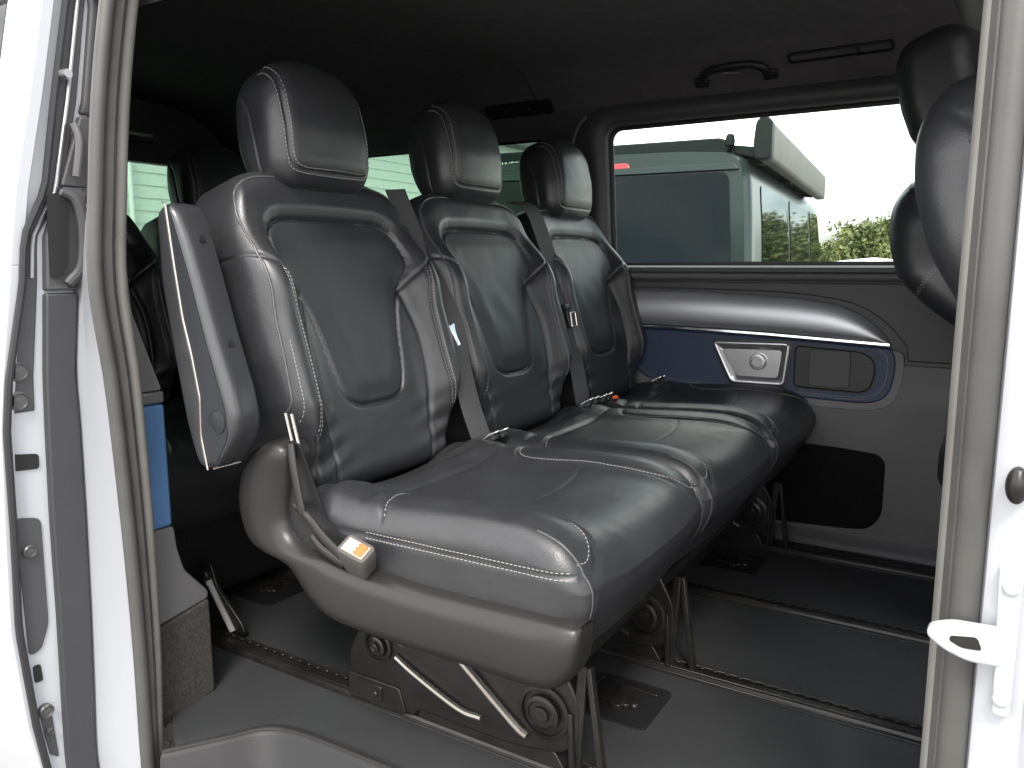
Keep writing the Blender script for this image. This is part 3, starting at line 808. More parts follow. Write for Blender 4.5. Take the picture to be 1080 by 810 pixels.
# chrome strut at the rear floor rail
t = thing('floor_strut', 'thin chrome strut standing on the rear end of the near floor rail', 'strut', (-.79, -.07, 0))
q = MB(); q.tube([(-.86, -.062, .11), (-.79, -.062, .014)], .0065, 10); q.tube([(-.868, -.062, .121), (-.858, -.062, .107)], .0085, 10); link_obj('rod', q, M['strut'], t)
q = MB(); q.prism(round_poly([(-.90, .008), (-.89, .15), (-.86, .155), (-.84, .10), (-.76, .03), (-.76, .008)], .012), lambda a, b, d: (a, d, b), -.058, -.048); q.lathe([(.014, -.062), (.014, -.075), (.01, -.078), (.001, -.078)], (-.862, 0, .13), 'y', 16)
link_obj('bracket', q, M['black_metal'], t, bevel=.002, bseg=2)

# ------------------------------------------------------------------ far side wall
sw = thing('side_wall', 'dark far side panel of the van with blue band and long window', 'wall panel', (0, 1.235, 0))
def on_wall(d_sign=-1):
    return lambda a, b, d: (a, wy(b) - d, b)       # d = distance proud of the wall, towards the cabin
fnw = on_wall()
WX0, WX1, WZ0, WZ1 = -.505, .62, .800, 1.222
def ring(mb, outer, inner, d0, d1, mi=0):
    n = len(outer)
    mb.loft([[fnw(a, b, d0) for a, b in outer], [fnw(a, b, d1) for a, b in outer], [fnw(a, b, d1) for a, b in inner], [fnw(a, b, d0) for a, b in inner], [fnw(a, b, d0) for a, b in outer]], mi=mi)
def slab(mb, x0, x1, z0, z1, d0, d1):
    nz_ = 6; zs = np.linspace(z0, z1, nz_)
    mb.loft([[fnw(x0, z, d0), fnw(x1, z, d0), fnw(x1, z, d1), fnw(x0, z, d1)] for z in zs], cap=True)
# main wall skin in pieces round the window openings
wb = MB(); QX0, QX1, QZ0, QZ1 = -1.62, -.70, .86, 1.205
for x0, x1, z0, z1 in ((-2.33, 1.66, -.02, .785), (-2.33, 1.66, 1.235, 1.30), (-.69, -.52, .785, 1.235), (.64, .80, .785, 1.235), (-2.33, QX0, .785, 1.235), (QX0, QX1 + .01, .785, QZ0), (QX0, QX1 + .01, QZ1, 1.235)):
    slab(wb, x0, x1, z0, z1, -.045, 0)
link_obj('wall_lining', wb, M['trim_dark'], sw, smooth=40)
# window frame: broad soft moulding
fo = MB(); outer = rrect(WX0 - .075, WX1 + .075, WZ0 - .030, WZ1 + .055, .075, 8); mid_ = rrect(WX0 - .050, WX1 + .05, WZ0 - .018, WZ1 + .036, .062, 8); inner = rrect(WX0, WX1, WZ0, WZ1, .042, 8)
mid2 = rrect(WX0 - .012, WX1 + .012, WZ0 - .006, WZ1 + .010, .048, 8)
fo.loft([[fnw(a, b, d) for a, b in lp] for lp, d in ((outer, -.002), (outer, .010), (mid_, .024), (mid2, .022), (inner, .006), (inner, -.05))])
wf = link_obj('window_frame', fo, M['trim_dark'], sw, smooth=50)
gl = MB(); gl.prism(rrect(WX0 - .02, WX1 + .02, WZ0 - .02, WZ1 + .02, .05, 8), fnw, -.030, -.034); link_obj('window_pane', gl, M['glass'], wf)
gk = MB(); gk.tube([fnw(a, b, -.024) for a, b in rrect(WX0 + .004, WX1 - .004, WZ0 + .004, WZ1 - .004, .040, 8)], .008, 8, closed=True); link_obj('window_gasket', gk, M['rubber_dark'], wf)
fo = MB(); outer = rrect(QX0 - .03, QX1 + .03, QZ0 - .03, QZ1 + .03, .06, 8); inner = rrect(QX0, QX1, QZ0, QZ1, .05, 8)
fo.loft([[fnw(a, b, d) for a, b in lp] for lp, d in ((outer, -.002), (outer, .012), (inner, .006), (inner, -.05))])
wf2 = link_obj('quarter_window_frame', fo, M['trim_dark'], sw, smooth=50)
gl = MB(); gl.prism(rrect(QX0 - .02, QX1 + .02, QZ0 - .02, QZ1 + .02, .05, 8), fnw, -.030, -.034); link_obj('quarter_window_pane', gl, M['glass_green'], wf2)
# ledge under the window
ld = MB(); prof = [(0, .757), (.012, .757), (.020, .762), (.022, .772), (.016, .781), (0, .784)]
ld.loft([[(x, wy(b) - d, b) for d, b in prof] for x in (-.66, .9)], cap=True); link_obj('window_ledge', ld, M['trim_mid'], sw, smooth=50)
# upper soft panel
up = MB(); up.prism([(-.64, .752), (.9, .752), (.9, .545), (.372, .545)] + smooth_path([(.366, .585), (.335, .622), (.290, .663), (.225, .696), (.155, .711), (.056, .722), (-.05, .7265), (-.30, .731), (-.64, .735)], 5), fnw, 0, .009); link_obj('upper_panel', up, M['trim_dark'], sw, bevel=.004, bseg=3)
lp_ = MB(); lp_.prism(round_poly([(-.64, .535), (.9, .535), (.9, .012), (-.64, .012)], .004), fnw, 0, .008)
low = link_obj('lower_panel', lp_, M['trim_mid'], sw, bevel=.004, bseg=2)
sk_ = MB(); sk_.loft([[(x, 1.232 - d, z) for d, z in ((0, .04), (.010, .04), (.022, .02), (.034, .006), (.034, 0), (0, 0))] for x in (-2.3, 1.64)], cap=True); link_obj('skirting', sk_, M['trim_dark'], sw, smooth=50)
# silver swoosh trim and chrome strip
TOP = smooth_path([(-.64, .7265), (-.45, .7260), (-.20, .7225), (-.05, .7160), (.056, .7110), (.151, .7000), (.213, .6840), (.264, .6570), (.304, .6230), (.328, .5930)], 8)
BOT = smooth_path([(-.64, .6210), (-.30, .6180), (.0, .6090), (.318, .5920)], 8)
def swoosh(mb, top, bot, prof):
    """horizontal bulging trim: interpolates rows between bottom and top edges"""
    A = resample(bot, .012); n = 90; A = np.array([np.interp(np.linspace(0, 1, n), np.linspace(0, 1, len(A)), A[:, k]) for k in (0, 1)]).T
    B = resample(top, .012); B = np.array([np.interp(np.linspace(0, 1, n), np.linspace(0, 1, len(B)), B[:, k]) for k in (0, 1)]).T
    rows_ = []
    for t_, d in prof:
        rows_.append([fnw(*(A[i] * (1 - t_) + B[i] * t_), d * (.75 + .25 * min(1, (np.linalg.norm(A[i] - B[i])) / .08))) for i in range(n)])
    mb.loft(rows_, closed=False)
sv = MB(); swoosh(sv, TOP, BOT, [(0, -.002), (0, .013), (.05, .019), (.2, .0245), (.4, .0265), (.6, .0245), (.8, .018), (.94, .010), (1, .006), (1, -.002)])
link_obj('silver_trim', sv, M['silver_trim'], sw, smooth=60)
cs = MB(); cs.loft([[fnw(x, float(np.interp(x, [-.64, -.30, 0, .33], [.6140, .6110, .6020, .5870])) + b, d) for d, b in ((0, -.0045), (.019, -.0045), (.022, -.001), (.021, .0045), (0, .0045))] for x in np.linspace(-.64, .326, 40)], cap=True)
link_obj('chrome_strip', cs, M['chrome'], sw, smooth=50)
# blue padded band with its recesses
BLUE = [(-.64, .606), (-.30, .603), (.0, .594), (.330, .579)]
BLUE += smooth_path([(.342, .560), (.345, .525), (.338, .470), (.318, .438), (.285, .424), (.235, .4205)], 5) + [(.10, .424), (-.05, .429), (-.20, .434)] + smooth_path([(-.33, .440), (-.385, .456), (-.42, .50), (-.45, .56)], 5) + [(-.64, .57)]
sr = MB(); sr.prism([(-.64, .590), (-.64, .418), (-.30, .416), (.0, .406), (.235, .398)] + smooth_path([(.290, .402), (.334, .419), (.358, .460), (.366, .520), (.362, .566)], 5) + [(.34, .575)], fnw, .0, .0095)
link_obj('band_surround', sr, M['trim_light'], sw, bevel=.004, bseg=3)
bl = MB(); bl.prism(BLUE, fnw, 0, .012); blue = link_obj('blue_band', bl, M['blue'], sw, bevel=.006, bseg=3)
bs_ = MB()
path = smooth_path([(-.43, .57), (-.405, .50), (-.36, .458), (-.30, .446), (-.10, .440), (.10, .4345), (.24, .4325), (.29, .443), (.318, .475), (.325, .525), (.318, .555), (.295, .573)], 8)
for off in (0, .006):
    for a, b in zip(resample(path, .0075)[:-1], resample(path, .0075)[1:]):
        c = (a * .5 + b * .5); c = c + np.array([0, off]) if off else c
        d = (b - a) / np.linalg.norm(b - a); 
        q0 = np.array(fnw(*(c - d * .0025), .0124)); q1 = np.array(fnw(*(c + d * .0025), .0124)); bs_.tube([q0, q1], .0006, 5)
link_obj('blue_stitching', bs_, M['stitch'], blue)
# dark recess tray
rc = MB(); lo = []
for (ins_, d) in ((0, .010), (0, .0165), (.003, .0165), (.006, .0135), (.007, .0128)): lo.append([fnw(a, b, d) for a, b in inset_poly(round_poly([(.078, .5785), (.255, .5700), (.292, .552), (.300, .510), (.288, .462), (.262, .448), (.078, .452)], .022), ins_)])
rc.loft(lo); rc.add(lo[-1], [tuple(range(len(lo[-1])))]); tray = link_obj('recess_tray', rc, M['black'], sw, smooth=40)
rc = MB(); rc.prism(rrect(.122, .232, .462, .566, .012), fnw, .0125, .0165); link_obj('cup_insert', rc, M['trim_dark'], tray, bevel=.003, bseg=3)
# chrome trapezoid dish with round knob
DISH = round_poly([(-.158, .5760), (.070, .5810), (.058, .4550), (-.098, .4540)], .018)
dc = MB(); lo = [[fnw(a, b, d) for a, b in inset_poly(DISH, i_)] for i_, d in ((-.006, .010), (-.006, .0155), (0, .0160))]
dc.loft(lo); dk = link_obj('dish_bezel', dc, M['black'], sw, smooth=40)
DIN = round_poly([(-.128, .5540), (.046, .5580), (.037, .4770), (-.081, .4760)], .012)
dc = MB(); lo = [[fnw(a, b, d) for a, b in inset_poly(DISH, i_)] for i_, d in ((0, .011), (0, .0235), (.003, .0255), (.008, .0250))] + [[fnw(a, b, .0140) for a, b in DIN]]
dc.loft(lo); dc.add(lo[-1], [tuple(range(len(lo[-1])))]); link_obj('silver_dish', dc, M['satin'], dk, smooth=40)
dc = MB(); c = fnw(-.020, .522, .0135); dc.lathe([(.024, .0), (.024, -.012), (.022, -.015), (.016, -.0155), (.015, -.012), (.001, -.012)], c, 'y', 28); link_obj('lock_knob', dc, M['satin'], dk)
# lower dark pocket
pk = MB(); POK = round_poly([(-.40, .302), (.226, .291), (.318, .284), (.336, .262), (.336, .11), (.305, .066), (.24, .058), (-.40, .030)], .03)
pk.prism(POK, fnw, .0, .0095); link_obj('storage_pocket', pk, M['pocket'], low, bevel=.0015, bseg=1)
# D pillar cover line
dp = MB(); dp.tube([fnw(a, b, .022) for a, b in smooth_path([(-.612, .80), (-.618, 1.0), (-.615, 1.15), (-.595, 1.22), (-.56, 1.255)], 6)], .005, 8); link_obj('pillar_piping', dp, M['trim_mid'], sw)
# outer paint skin of the far side
ps = MB()
for x0, x1, z0, z1 in ((-2.36, 1.70, -.40, .785), (-2.36, 1.70, 1.24, 1.33), (-.68, -.53, .785, 1.24), (.65, .79, .785, 1.24), (-2.36, QX0 - .02, .785, 1.24)):
    slab(ps, x0, x1, z0, z1, -.075, -.050)
link_obj('outer_skin', ps, M['paint'], sw, smooth=40)

# grab handle, vents
gh = thing('grab_handle', 'black curved grab handle above the long side window', 'handle', (-.10, 1.13, 1.33))
b = MB(); b.tube(smooth_path([(-.195, 1.155, 1.318), (-.185, 1.125, 1.322), (-.150, 1.108, 1.332), (-.06, 1.104, 1.334), (-.02, 1.112, 1.322), (-.005, 1.150, 1.308)], 6), .010, 10, flat=.75)
link_obj('grip', b, M['black'], gh)
for x in (-.195, -.005):
    b = MB(); b.box((x, 1.150, 1.314), (.040, .03, .022), rotm(-.8, 0, 0)); link_obj('mount', b, M['black'], gh, bevel=.006)
b = MB(); b.box((-.100, 1.112, 1.318), (.050, .006, .004), rotm(0, .1, 0)); link_obj('hook', b, M['satin'], gh, bevel=.001, bseg=1)
nvec = V((0, -.55, -.83)).normalized()
def vent(name, x0, x1, y, z, hw_, label, cat, dots):
    t = thing(name, label, cat, ((x0 + x1) / 2, y, z)); rx = V((1, 0, 0)); ry = nvec.cross(rx).normalized()
    fn = lambda a, b_, d: tuple(V(((x0 + x1) / 2, y, z)) + rx * a + ry * b_ + nvec * d)
    h = (x1 - x0) / 2
    p = MB(); o_ = rrect(-h, h, -hw_, hw_, .010); i_ = rrect(-h + .008, h - .008, -hw_ + .006, hw_ - .006, .006)
    p.loft([[fn(a, b_, d) for a, b_ in l] for l, d in ((o_, -.01), (o_, .006), (i_, .008), (i_, .001))]); link_obj('frame', p, M['black'], t)
    p = MB(); p.prism(i_, fn, -.002, .0015); link_obj('recess', p, M['void'], t)
    p = MB()
    for a in dots: p.lathe([(.004, 0), (.004, .006), (.001, .007)], fn(a, 0, 0), 'z', 10)
    link_obj('stud', p, M['satin'], t)
    p = MB(); p.box(fn(h * .35, 0, .006), (.008, hw_ * 1.5, .012)); link_obj('slider', p, M['black'], t, bevel=.002)
vent('air_vent', .045, .300, 1.118, 1.340, .017, 'long narrow black slot vent in the headliner next to the grab handle', 'vent', (-.04,))
vent('roof_panel', -.93, -.68, 1.158, 1.298, .024, 'small black ceiling panel above the far headrest', 'panel', (-.05, .02, .10))
t = thing('rear_lamp', 'thin pale lamp strip above the rear window, glimpsed beside the door seal', 'lamp', (-2.27, .74, 1.285))
b = MB(); b.prism(rrect(.66, .80, 1.276, 1.292, .007), lambda a, b_, d: (-2.285 + d + .10 * (b_ - .8) - .048 + .048, a, b_), -.02, .03); link_obj('lens', b, M['satin'], t, bevel=.003)
b = MB(); b.prism(rrect(.63, .83, 1.262, 1.306, .012), lambda a, b_, d: (-2.285 + d + .10 * (b_ - .8), a, b_), -.02, .012); link_obj('housing', b, M['trim_dark'], t, bevel=.003)

# ------------------------------------------------------------------ tailgate
tg = thing('tailgate', 'black rear door of the van with a green tinted rear window', 'tailgate', (-2.33, .5, 0))
b = MB(); fnt = lambda a, b_, d: (-2.33 - d + .10 * max(0, b_ - .8) , a, b_)
for y0, y1, z0, z1 in ((-.35, 1.28, -.35, .90), (-.30, 1.22, 1.195, 1.46), (-.35, -.12, .90, 1.195), (1.07, 1.28, .90, 1.195)):
    b.prism([(y0, z0), (y1, z0), (y1, z1), (y0, z1)], fnt, 0, .05)
link_obj('door_panel', b, M['trim_dark'], tg)
b = MB(); b.prism([(-.14, .89), (1.09, .89), (1.09, 1.21), (-.14, 1.21)], fnt, .02, .024); link_obj('rear_window', b, M['glass_green'], tg)

# ------------------------------------------------------------------ near side: body shell round the door opening
bd = thing('body_side', 'silver painted van body round the sliding door opening', 'van body', (0, -.40, -.4))
zs = np.linspace(-.34, 1.40, 40)
def skin(mb, x0, x1, off0, off1, zs=zs):
    mb.loft([[(x0, ys(z) + off0, z), (x1, ys(z) + off0, z), (x1, ys(z) + off1, z), (x0, ys(z) + off1, z)] for z in zs], cap=True)
b = MB()
JZ = [-.25, -.06, .04, .21, .38, .54, .62, .77, .845, .92, 1.07, 1.22, 1.30]; JT = [-.39, -.398, -.393, -.386, -.381, -.378, -.379, -.362, -.352, -.334, -.314, -.290, -.262]
JO = lambda z: float(np.interp(z, JZ, JT)) - ys(z) - .006
b.loft([[(-.612, ys(z) + .006, z), (-.640, ys(z) + .010 + .2 * JO(z), z), (-.700, ys(z) + .010 + .6 * JO(z), z), (-.745, ys(z) + .010 + JO(z), z), (-2.36, ys(z) + .012 + JO(z), z), (-2.36, ys(z) + .024 + JO(z), z), (-.70, ys(z) + .022 + JO(z), z), (-.612, ys(z) + .03, z)] for z in zs], cap=True)
rear = link_obj('rear_quarter', b, M['paint'], bd, smooth=40)
b = MB()
# pillar: jamb step rising out to the skin
b.loft([[(.560, ys(z) + .012, z), (.574, ys(z) + .004, z), (.580, ys(z) - .012, z), (.588, ys(z) - .017, z), (.612, ys(z) - .020, z), (.622, ys(z) - .030, z), (.80, ys(z) - .034, z), (.80, ys(z) + .03, z), (.56, ys(z) + .03, z)] for z in zs], cap=True)
pil = link_obj('door_pillar', b, M['paint'], bd, smooth=30)
b = MB(); b.prism([(-.30, 1.30), (-.285, 1.36), (-.20, 1.43), (0, 1.475), (.5, 1.49), (1.0, 1.475), (1.2, 1.42), (1.28, 1.32), (1.28, 1.34), (1.2, 1.45), (1.0, 1.51), (.5, 1.525), (0, 1.51), (-.22, 1.46), (-.32, 1.36), (-.335, 1.30)], lambda a, b_, d: (d, a, b_), -2.36, 1.35)
link_obj('roof_skin', b, M['paint'], bd, smooth=40)
b = MB(); b.loft([[(x, ys(-.25) + a, z) for a, z in ((0, -.36), (0, -.20), (.10, -.195), (.10, -.36))] for x in (-.62, .57)], cap=True); link_obj('sill', b, M['paint'], bd, bevel=.01)
b = MB(); b.prism([(-.30, 1.24), (-.30, 1.33), (-.20, 1.42), (-.17, 1.36), (-.24, 1.29), (-.265, 1.235)], lambda a, b_, d: (d, a, b_), -2.33, 1.35); link_obj('roof_rail', b, M['paint'], bd, smooth=30)
# inner dark linings behind the pillars
b = MB(); skin(b, .585, .70, .031, .055); link_obj('pillar_lining', b, M['trim_dark'], bd, smooth=40)
b = MB(); skin(b, -2.30, -.70, .100, .112, np.linspace(-.02, 1.3, 20)); link_obj('rear_lining', b, M['trim_dark'], bd, smooth=40)
# striker and buffers on the front pillar
b = MB(); ysz = ys(.51) - .020
stk = [(.596, .528), (.560, .5265), (.5445, .520), (.5435, .512), (.556, .503), (.573, .4975), (.596, .4985)]
o_ = round_poly(stk, .006); i_ = round_poly([(.578, .5195), (.560, .5165), (.5595, .5125), (.568, .5085), (.582, .5095)], .003)
b.prism(o_, lambda a, b_, d: (a, ysz - d, b_), .004, .016)
b2_ = MB(); b2_.prism(i_, lambda a, b_, d: (a, ysz - d, b_), .0155, .0165)
strk = link_obj('striker', b, M['paint'], pil, bevel=.003)
link_obj('striker_slot', b2_, M['brown_metal'], pil)
b = MB(); b.prism(round_poly([(.588, .575), (.604, .575), (.604, .455), (.592, .455)], .004), lambda a, b_, d: (a, ysz - d, b_), -.002, .006); 
for z in (.560, .470): b.lathe([(.006, -.006), (.006, -.009), (.001, -.010)], (.597, ysz, z), 'y', 14)
link_obj('striker_plate', b, M['paint'], pil, bevel=.002)
b = MB(); yb = ys(.64) - .020; b.lathe([(.011, .002), (.0125, -.004), (.011, -.010), (.006, -.014), (.001, -.015)], (0, 0, 0), 'y', 24); b.xform(lambda x, y, z: (.594 + x * .62, yb + y, .640 + z * 1.15))
link_obj('rubber_buffer', b, M['brown_metal'], pil)

# ---- rubber door seal: one closed loop with two lobes
def seal_path(inset):
    p = []
    for z in np.linspace(-.12, 1.26, 34): p.append((-.600 - inset * .7, ys(z) + inset * float(np.interp(z, [-.05, .15, .4, .77, 1.2], [1.0, 1.35, 1.6, 1.85, 1.75])) + .0085, z))
    top = 1.335
    for a in np.linspace(10, 90, 8): a = math.radians(a); p.append((-.600 - inset * .7 + .075 * (1 - math.cos(a)), ys(1.26 + .075 * math.sin(a)) + inset * 1.75 + .0085, 1.26 + .075 * math.sin(a)))
    fx = .5670 - inset * .36
    for x in np.linspace(-.48, fx - .08, 14): p.append((x, ys(1.335) + inset * 1.6 + .0085, 1.335))
    for a in np.linspace(80, 0, 8): a = math.radians(a); p.append((fx - .075 * (1 - math.cos(a)), ys(1.26 + .075 * math.sin(a)) + inset * .5 - .006, 1.26 + .075 * math.sin(a)))
    for z in np.linspace(1.24, -.12, 34): p.append((fx, ys(z) + inset * .5 - .006, z))
    for x in np.linspace(fx - .05, -.55, 14): p.append((x, ys(-.16) + inset * .6, -.16))
    return p
se = thing('door_seal', 'grey double rubber weather seal framing the sliding door opening', 'seal', (0, -.39, -.16))
b = MB(); b.tube(seal_path(.0), .0115, 12, closed=True); link_obj('outer_lobe', b, M['rubber'], se)
b = MB(); b.tube(seal_path(.026), .0130, 12, closed=True); link_obj('inner_lobe', b, M['rubber_lip'], se)
b = MB(); b.tube(seal_path(.013), .0125, 10, closed=True); link_obj('seal_carrier', b, M['rubber'], se)

# ---- rear pillar trim seen end-on beside the seal
pt = thing('pillar_trim', 'dark trim with blue insert and carpet beside the rear door seal', 'trim panel', (-.64, -.28, -.03))
fnp = lambda a, b_, d: (-.645 - d, a, b_)
b = MB(); b.prism(round_poly([(-.350, .90), (-.344, .90), (-.335, .723), (-.297, .608), (-.290, .588), (-.345, .588)], .006), fnp, 0, .5); link_obj('upper_cover', b, M['trim_mid'], pt, bevel=.004)
b = MB(); b.prism([(-.340, .586), (-.289, .586), (-.289, .566), (-.340, .566)], fnp, -.003, .5); link_obj('chrome_strip', b, M['satin'], pt, bevel=.003)
b = MB(); b.prism([(-.340, .564), (-.288, .564), (-.287, .345), (-.340, .345)], fnp, -.002, .5); link_obj('blue_insert', b, M['blue_edge'], pt, bevel=.006)
b = MB(); b.prism(round_poly([(-.340, .343), (-.284, .343), (-.280, .300), (-.268, .255), (-.222, .200), (-.222, .185), (-.340, .168)], .008), fnp, 0, .55); link_obj('lower_cover', b, M['trim_mid'], pt, bevel=.004)
b = MB(); b.prism([(-.340, .166), (-.224, .184), (-.222, .0), (-.340, -.02)], fnp, -.003, .55); link_obj('carpet_panel', b, M['carpet'], pt, bevel=.004)

# ------------------------------------------------------------------ sliding door, rolled back outside the body
sdr = thing('sliding_door', 'open sliding door edge with black handle and pale painted frame', 'door', (-.75, -.45, -.2))
ZT = np.array([1.30, 1.22, 1.07, .92, .845, .77, .62, .54, .38, .21, .04, -.06, -.25])
OUT = np.array([-.362, -.381, -.412, -.447, -.459, -.470, -.493, -.503, -.511, -.518, -.506, -.490, -.455])
LIPI = np.array([-.322, -.343, -.374, -.402, -.440, -.449, -.483, -.493, -.497, -.504, -.492, -.479, -.445])
POCK = np.array([-.295, -.310, -.335, -.372, -.418, -.424, -.443, -.447, -.449, -.460, -.462, -.459, -.44])
TRL = np.array([-.300, -.303, -.327, -.380, -.409, -.415, -.428, -.432, -.438, -.441, -.446, -.448, -.43])
TRR = np.array([-.262, -.290, -.314, -.334, -.352, -.362, -.379, -.378, -.381, -.386, -.393, -.398, -.39])
zi = np.linspace(-.25, 1.30, 50)
ip = lambda A, z: float(np.interp(z, ZT[::-1], A[::-1]))
def ribbon(mb, A, B, x0, x1, z0, z1, n=40, oa=0, ob=0):
    mb.loft([[(x0, ip(A, z) + oa, z), (x0, ip(B, z) + ob, z), (x1, ip(B, z) + ob, z), (x1, ip(A, z) + oa, z)] for z in np.linspace(z0, z1, n)], cap=True)
b = MB(); ribbon(b, OUT, TRR, -.760, -.80, -.25, 1.30, oa=.004); link_obj('edge_frame', b, M['paint'], sdr, bevel=.003)
b = MB(); ribbon(b, OUT, OUT, -.752, -1.95, -.30, .80, oa=0, ob=.02); ribbon(b, OUT, OUT, -.752, -.86, .80, 1.30, oa=0, ob=.02); ribbon(b, OUT, OUT, -1.85, -1.95, .80, 1.30, oa=0, ob=.02); ribbon(b, OUT, OUT, -.86, -1.85, 1.24, 1.30, oa=0, ob=.02)
link_obj('door_skin', b, M['paint'], sdr, bevel=.004)
b = MB(); ribbon(b, OUT, OUT, -.87, -1.84, .81, 1.23, oa=.004, ob=.010); link_obj('door_glass', b, M['camper_glass'], sdr)
b = MB(); ribbon(b, TRR, TRR, -.80, -1.9, -.25, .80, oa=-.03, ob=-.005); link_obj('inner_panel', b, M['trim_dark'], sdr)
b = MB(); b.tube([(-.749, ip(LIPI, z) - .002, z) for z in np.linspace(-.25, 1.30, 60)], .0075, 8, flat=.8); link_obj('edge_seal', b, M['rubber_dark'], sdr)
b = MB(); ribbon(b, LIPI, POCK, -.756, -.770, .565, 1.30, oa=.006, ob=0); pkt = link_obj('dark_channel', b, M['trim_dark'], sdr, bevel=.003)
b = MB(); b.tube([(-.753, ip(LIPI, z) * .45 + ip(POCK, z) * .55, z) for z in np.linspace(.78, 1.28, 30)], .003, 6); link_obj('channel_bead', b, M['satin'], pkt)
b = MB(); ribbon(b, TRL, TRR, -.748, -.775, -.25, .755); link_obj('grey_trim', b, M['door_trim'], sdr, bevel=.004)
b = MB(); ribbon(b, TRL, TRR, -.746, -.775, .759, .925); hm = link_obj('handle_housing', b, M['trim_dark'], sdr, bevel=.005)
b = MB(); ribbon(b, TRL, TRR, -.748, -.775, .929, 1.045); link_obj('handle_cap', b, M['trim_dark'], sdr, bevel=.005)
b = MB(); ribbon(b, TRL, TRR, -.750, -.775, 1.049, 1.30); link_obj('upper_trim', b, M['trim_dark'], sdr, bevel=.005)
b = MB(); b.prism(round_poly([(-.405, .912), (-.384, .918), (-.372, .895), (-.380, .80), (-.393, .778), (-.410, .780)], .010), lambda a, b_, d: (-.745 + d, a, b_), 0, .0025); link_obj('grip_recess', b, M['void'], hm)
b = MB(); b.tube(smooth_path([(-.742, -.378, .920), (-.734, -.362, .905), (-.731, -.356, .86), (-.733, -.362, .80), (-.742, -.382, .770)], 6), .009, 10); link_obj('door_handle', b, M['door_trim'], hm)
b = MB(); b.tube(smooth_path([(-.742, -.352, 1.030), (-.736, -.349, 1.0), (-.740, -.356, .945)], 6), .006, 8); link_obj('cap_ridge', b, M['trim_mid'], sdr)
b = MB(); b.tube([(-.752, -.362, 1.105), (-.728, -.362, 1.105)], [.009, .007], 14); link_obj('door_stud', b, M['satin'], sdr)
def hole(poly, name='frame_hole', r=.006, m='void'):
    b = MB(); b.prism(round_poly(poly, r), lambda a, b_, d: (-.7595 + d, a, b_), 0, .0025); return link_obj(name, b, M[m], sdr)
hole([(-.490, .500), (-.446, .493), (-.447, .468), (-.488, .472)])
hole([(-.492, .395), (-.452, .385), (-.455, .20), (-.470, .16), (-.490, .155)], m='trim_dark', r=.012)
hole([(-.486, .135), (-.474, .135), (-.472, .105), (-.485, .105)], r=.004)
hole([(-.482, .045), (-.464, .050), (-.458, -.045), (-.474, -.03)], m='trim_dark')
for y, z, r in ((-.476, .335, .011), (-.474, .050, .0125), (-.412, .641, .009), (-.468, .632, .016), (-.472, .585, .016), (-.470, .012, .006)):
    b = MB(); b.lathe([(r, -.764), (r, -.7515), (r * .82, -.749), (r * .72, -.752), (r * .3, -.752), (.001, -.751)], (0, y, z), 'x', 22); link_obj('frame_bolt', b, M['bolt'], sdr)

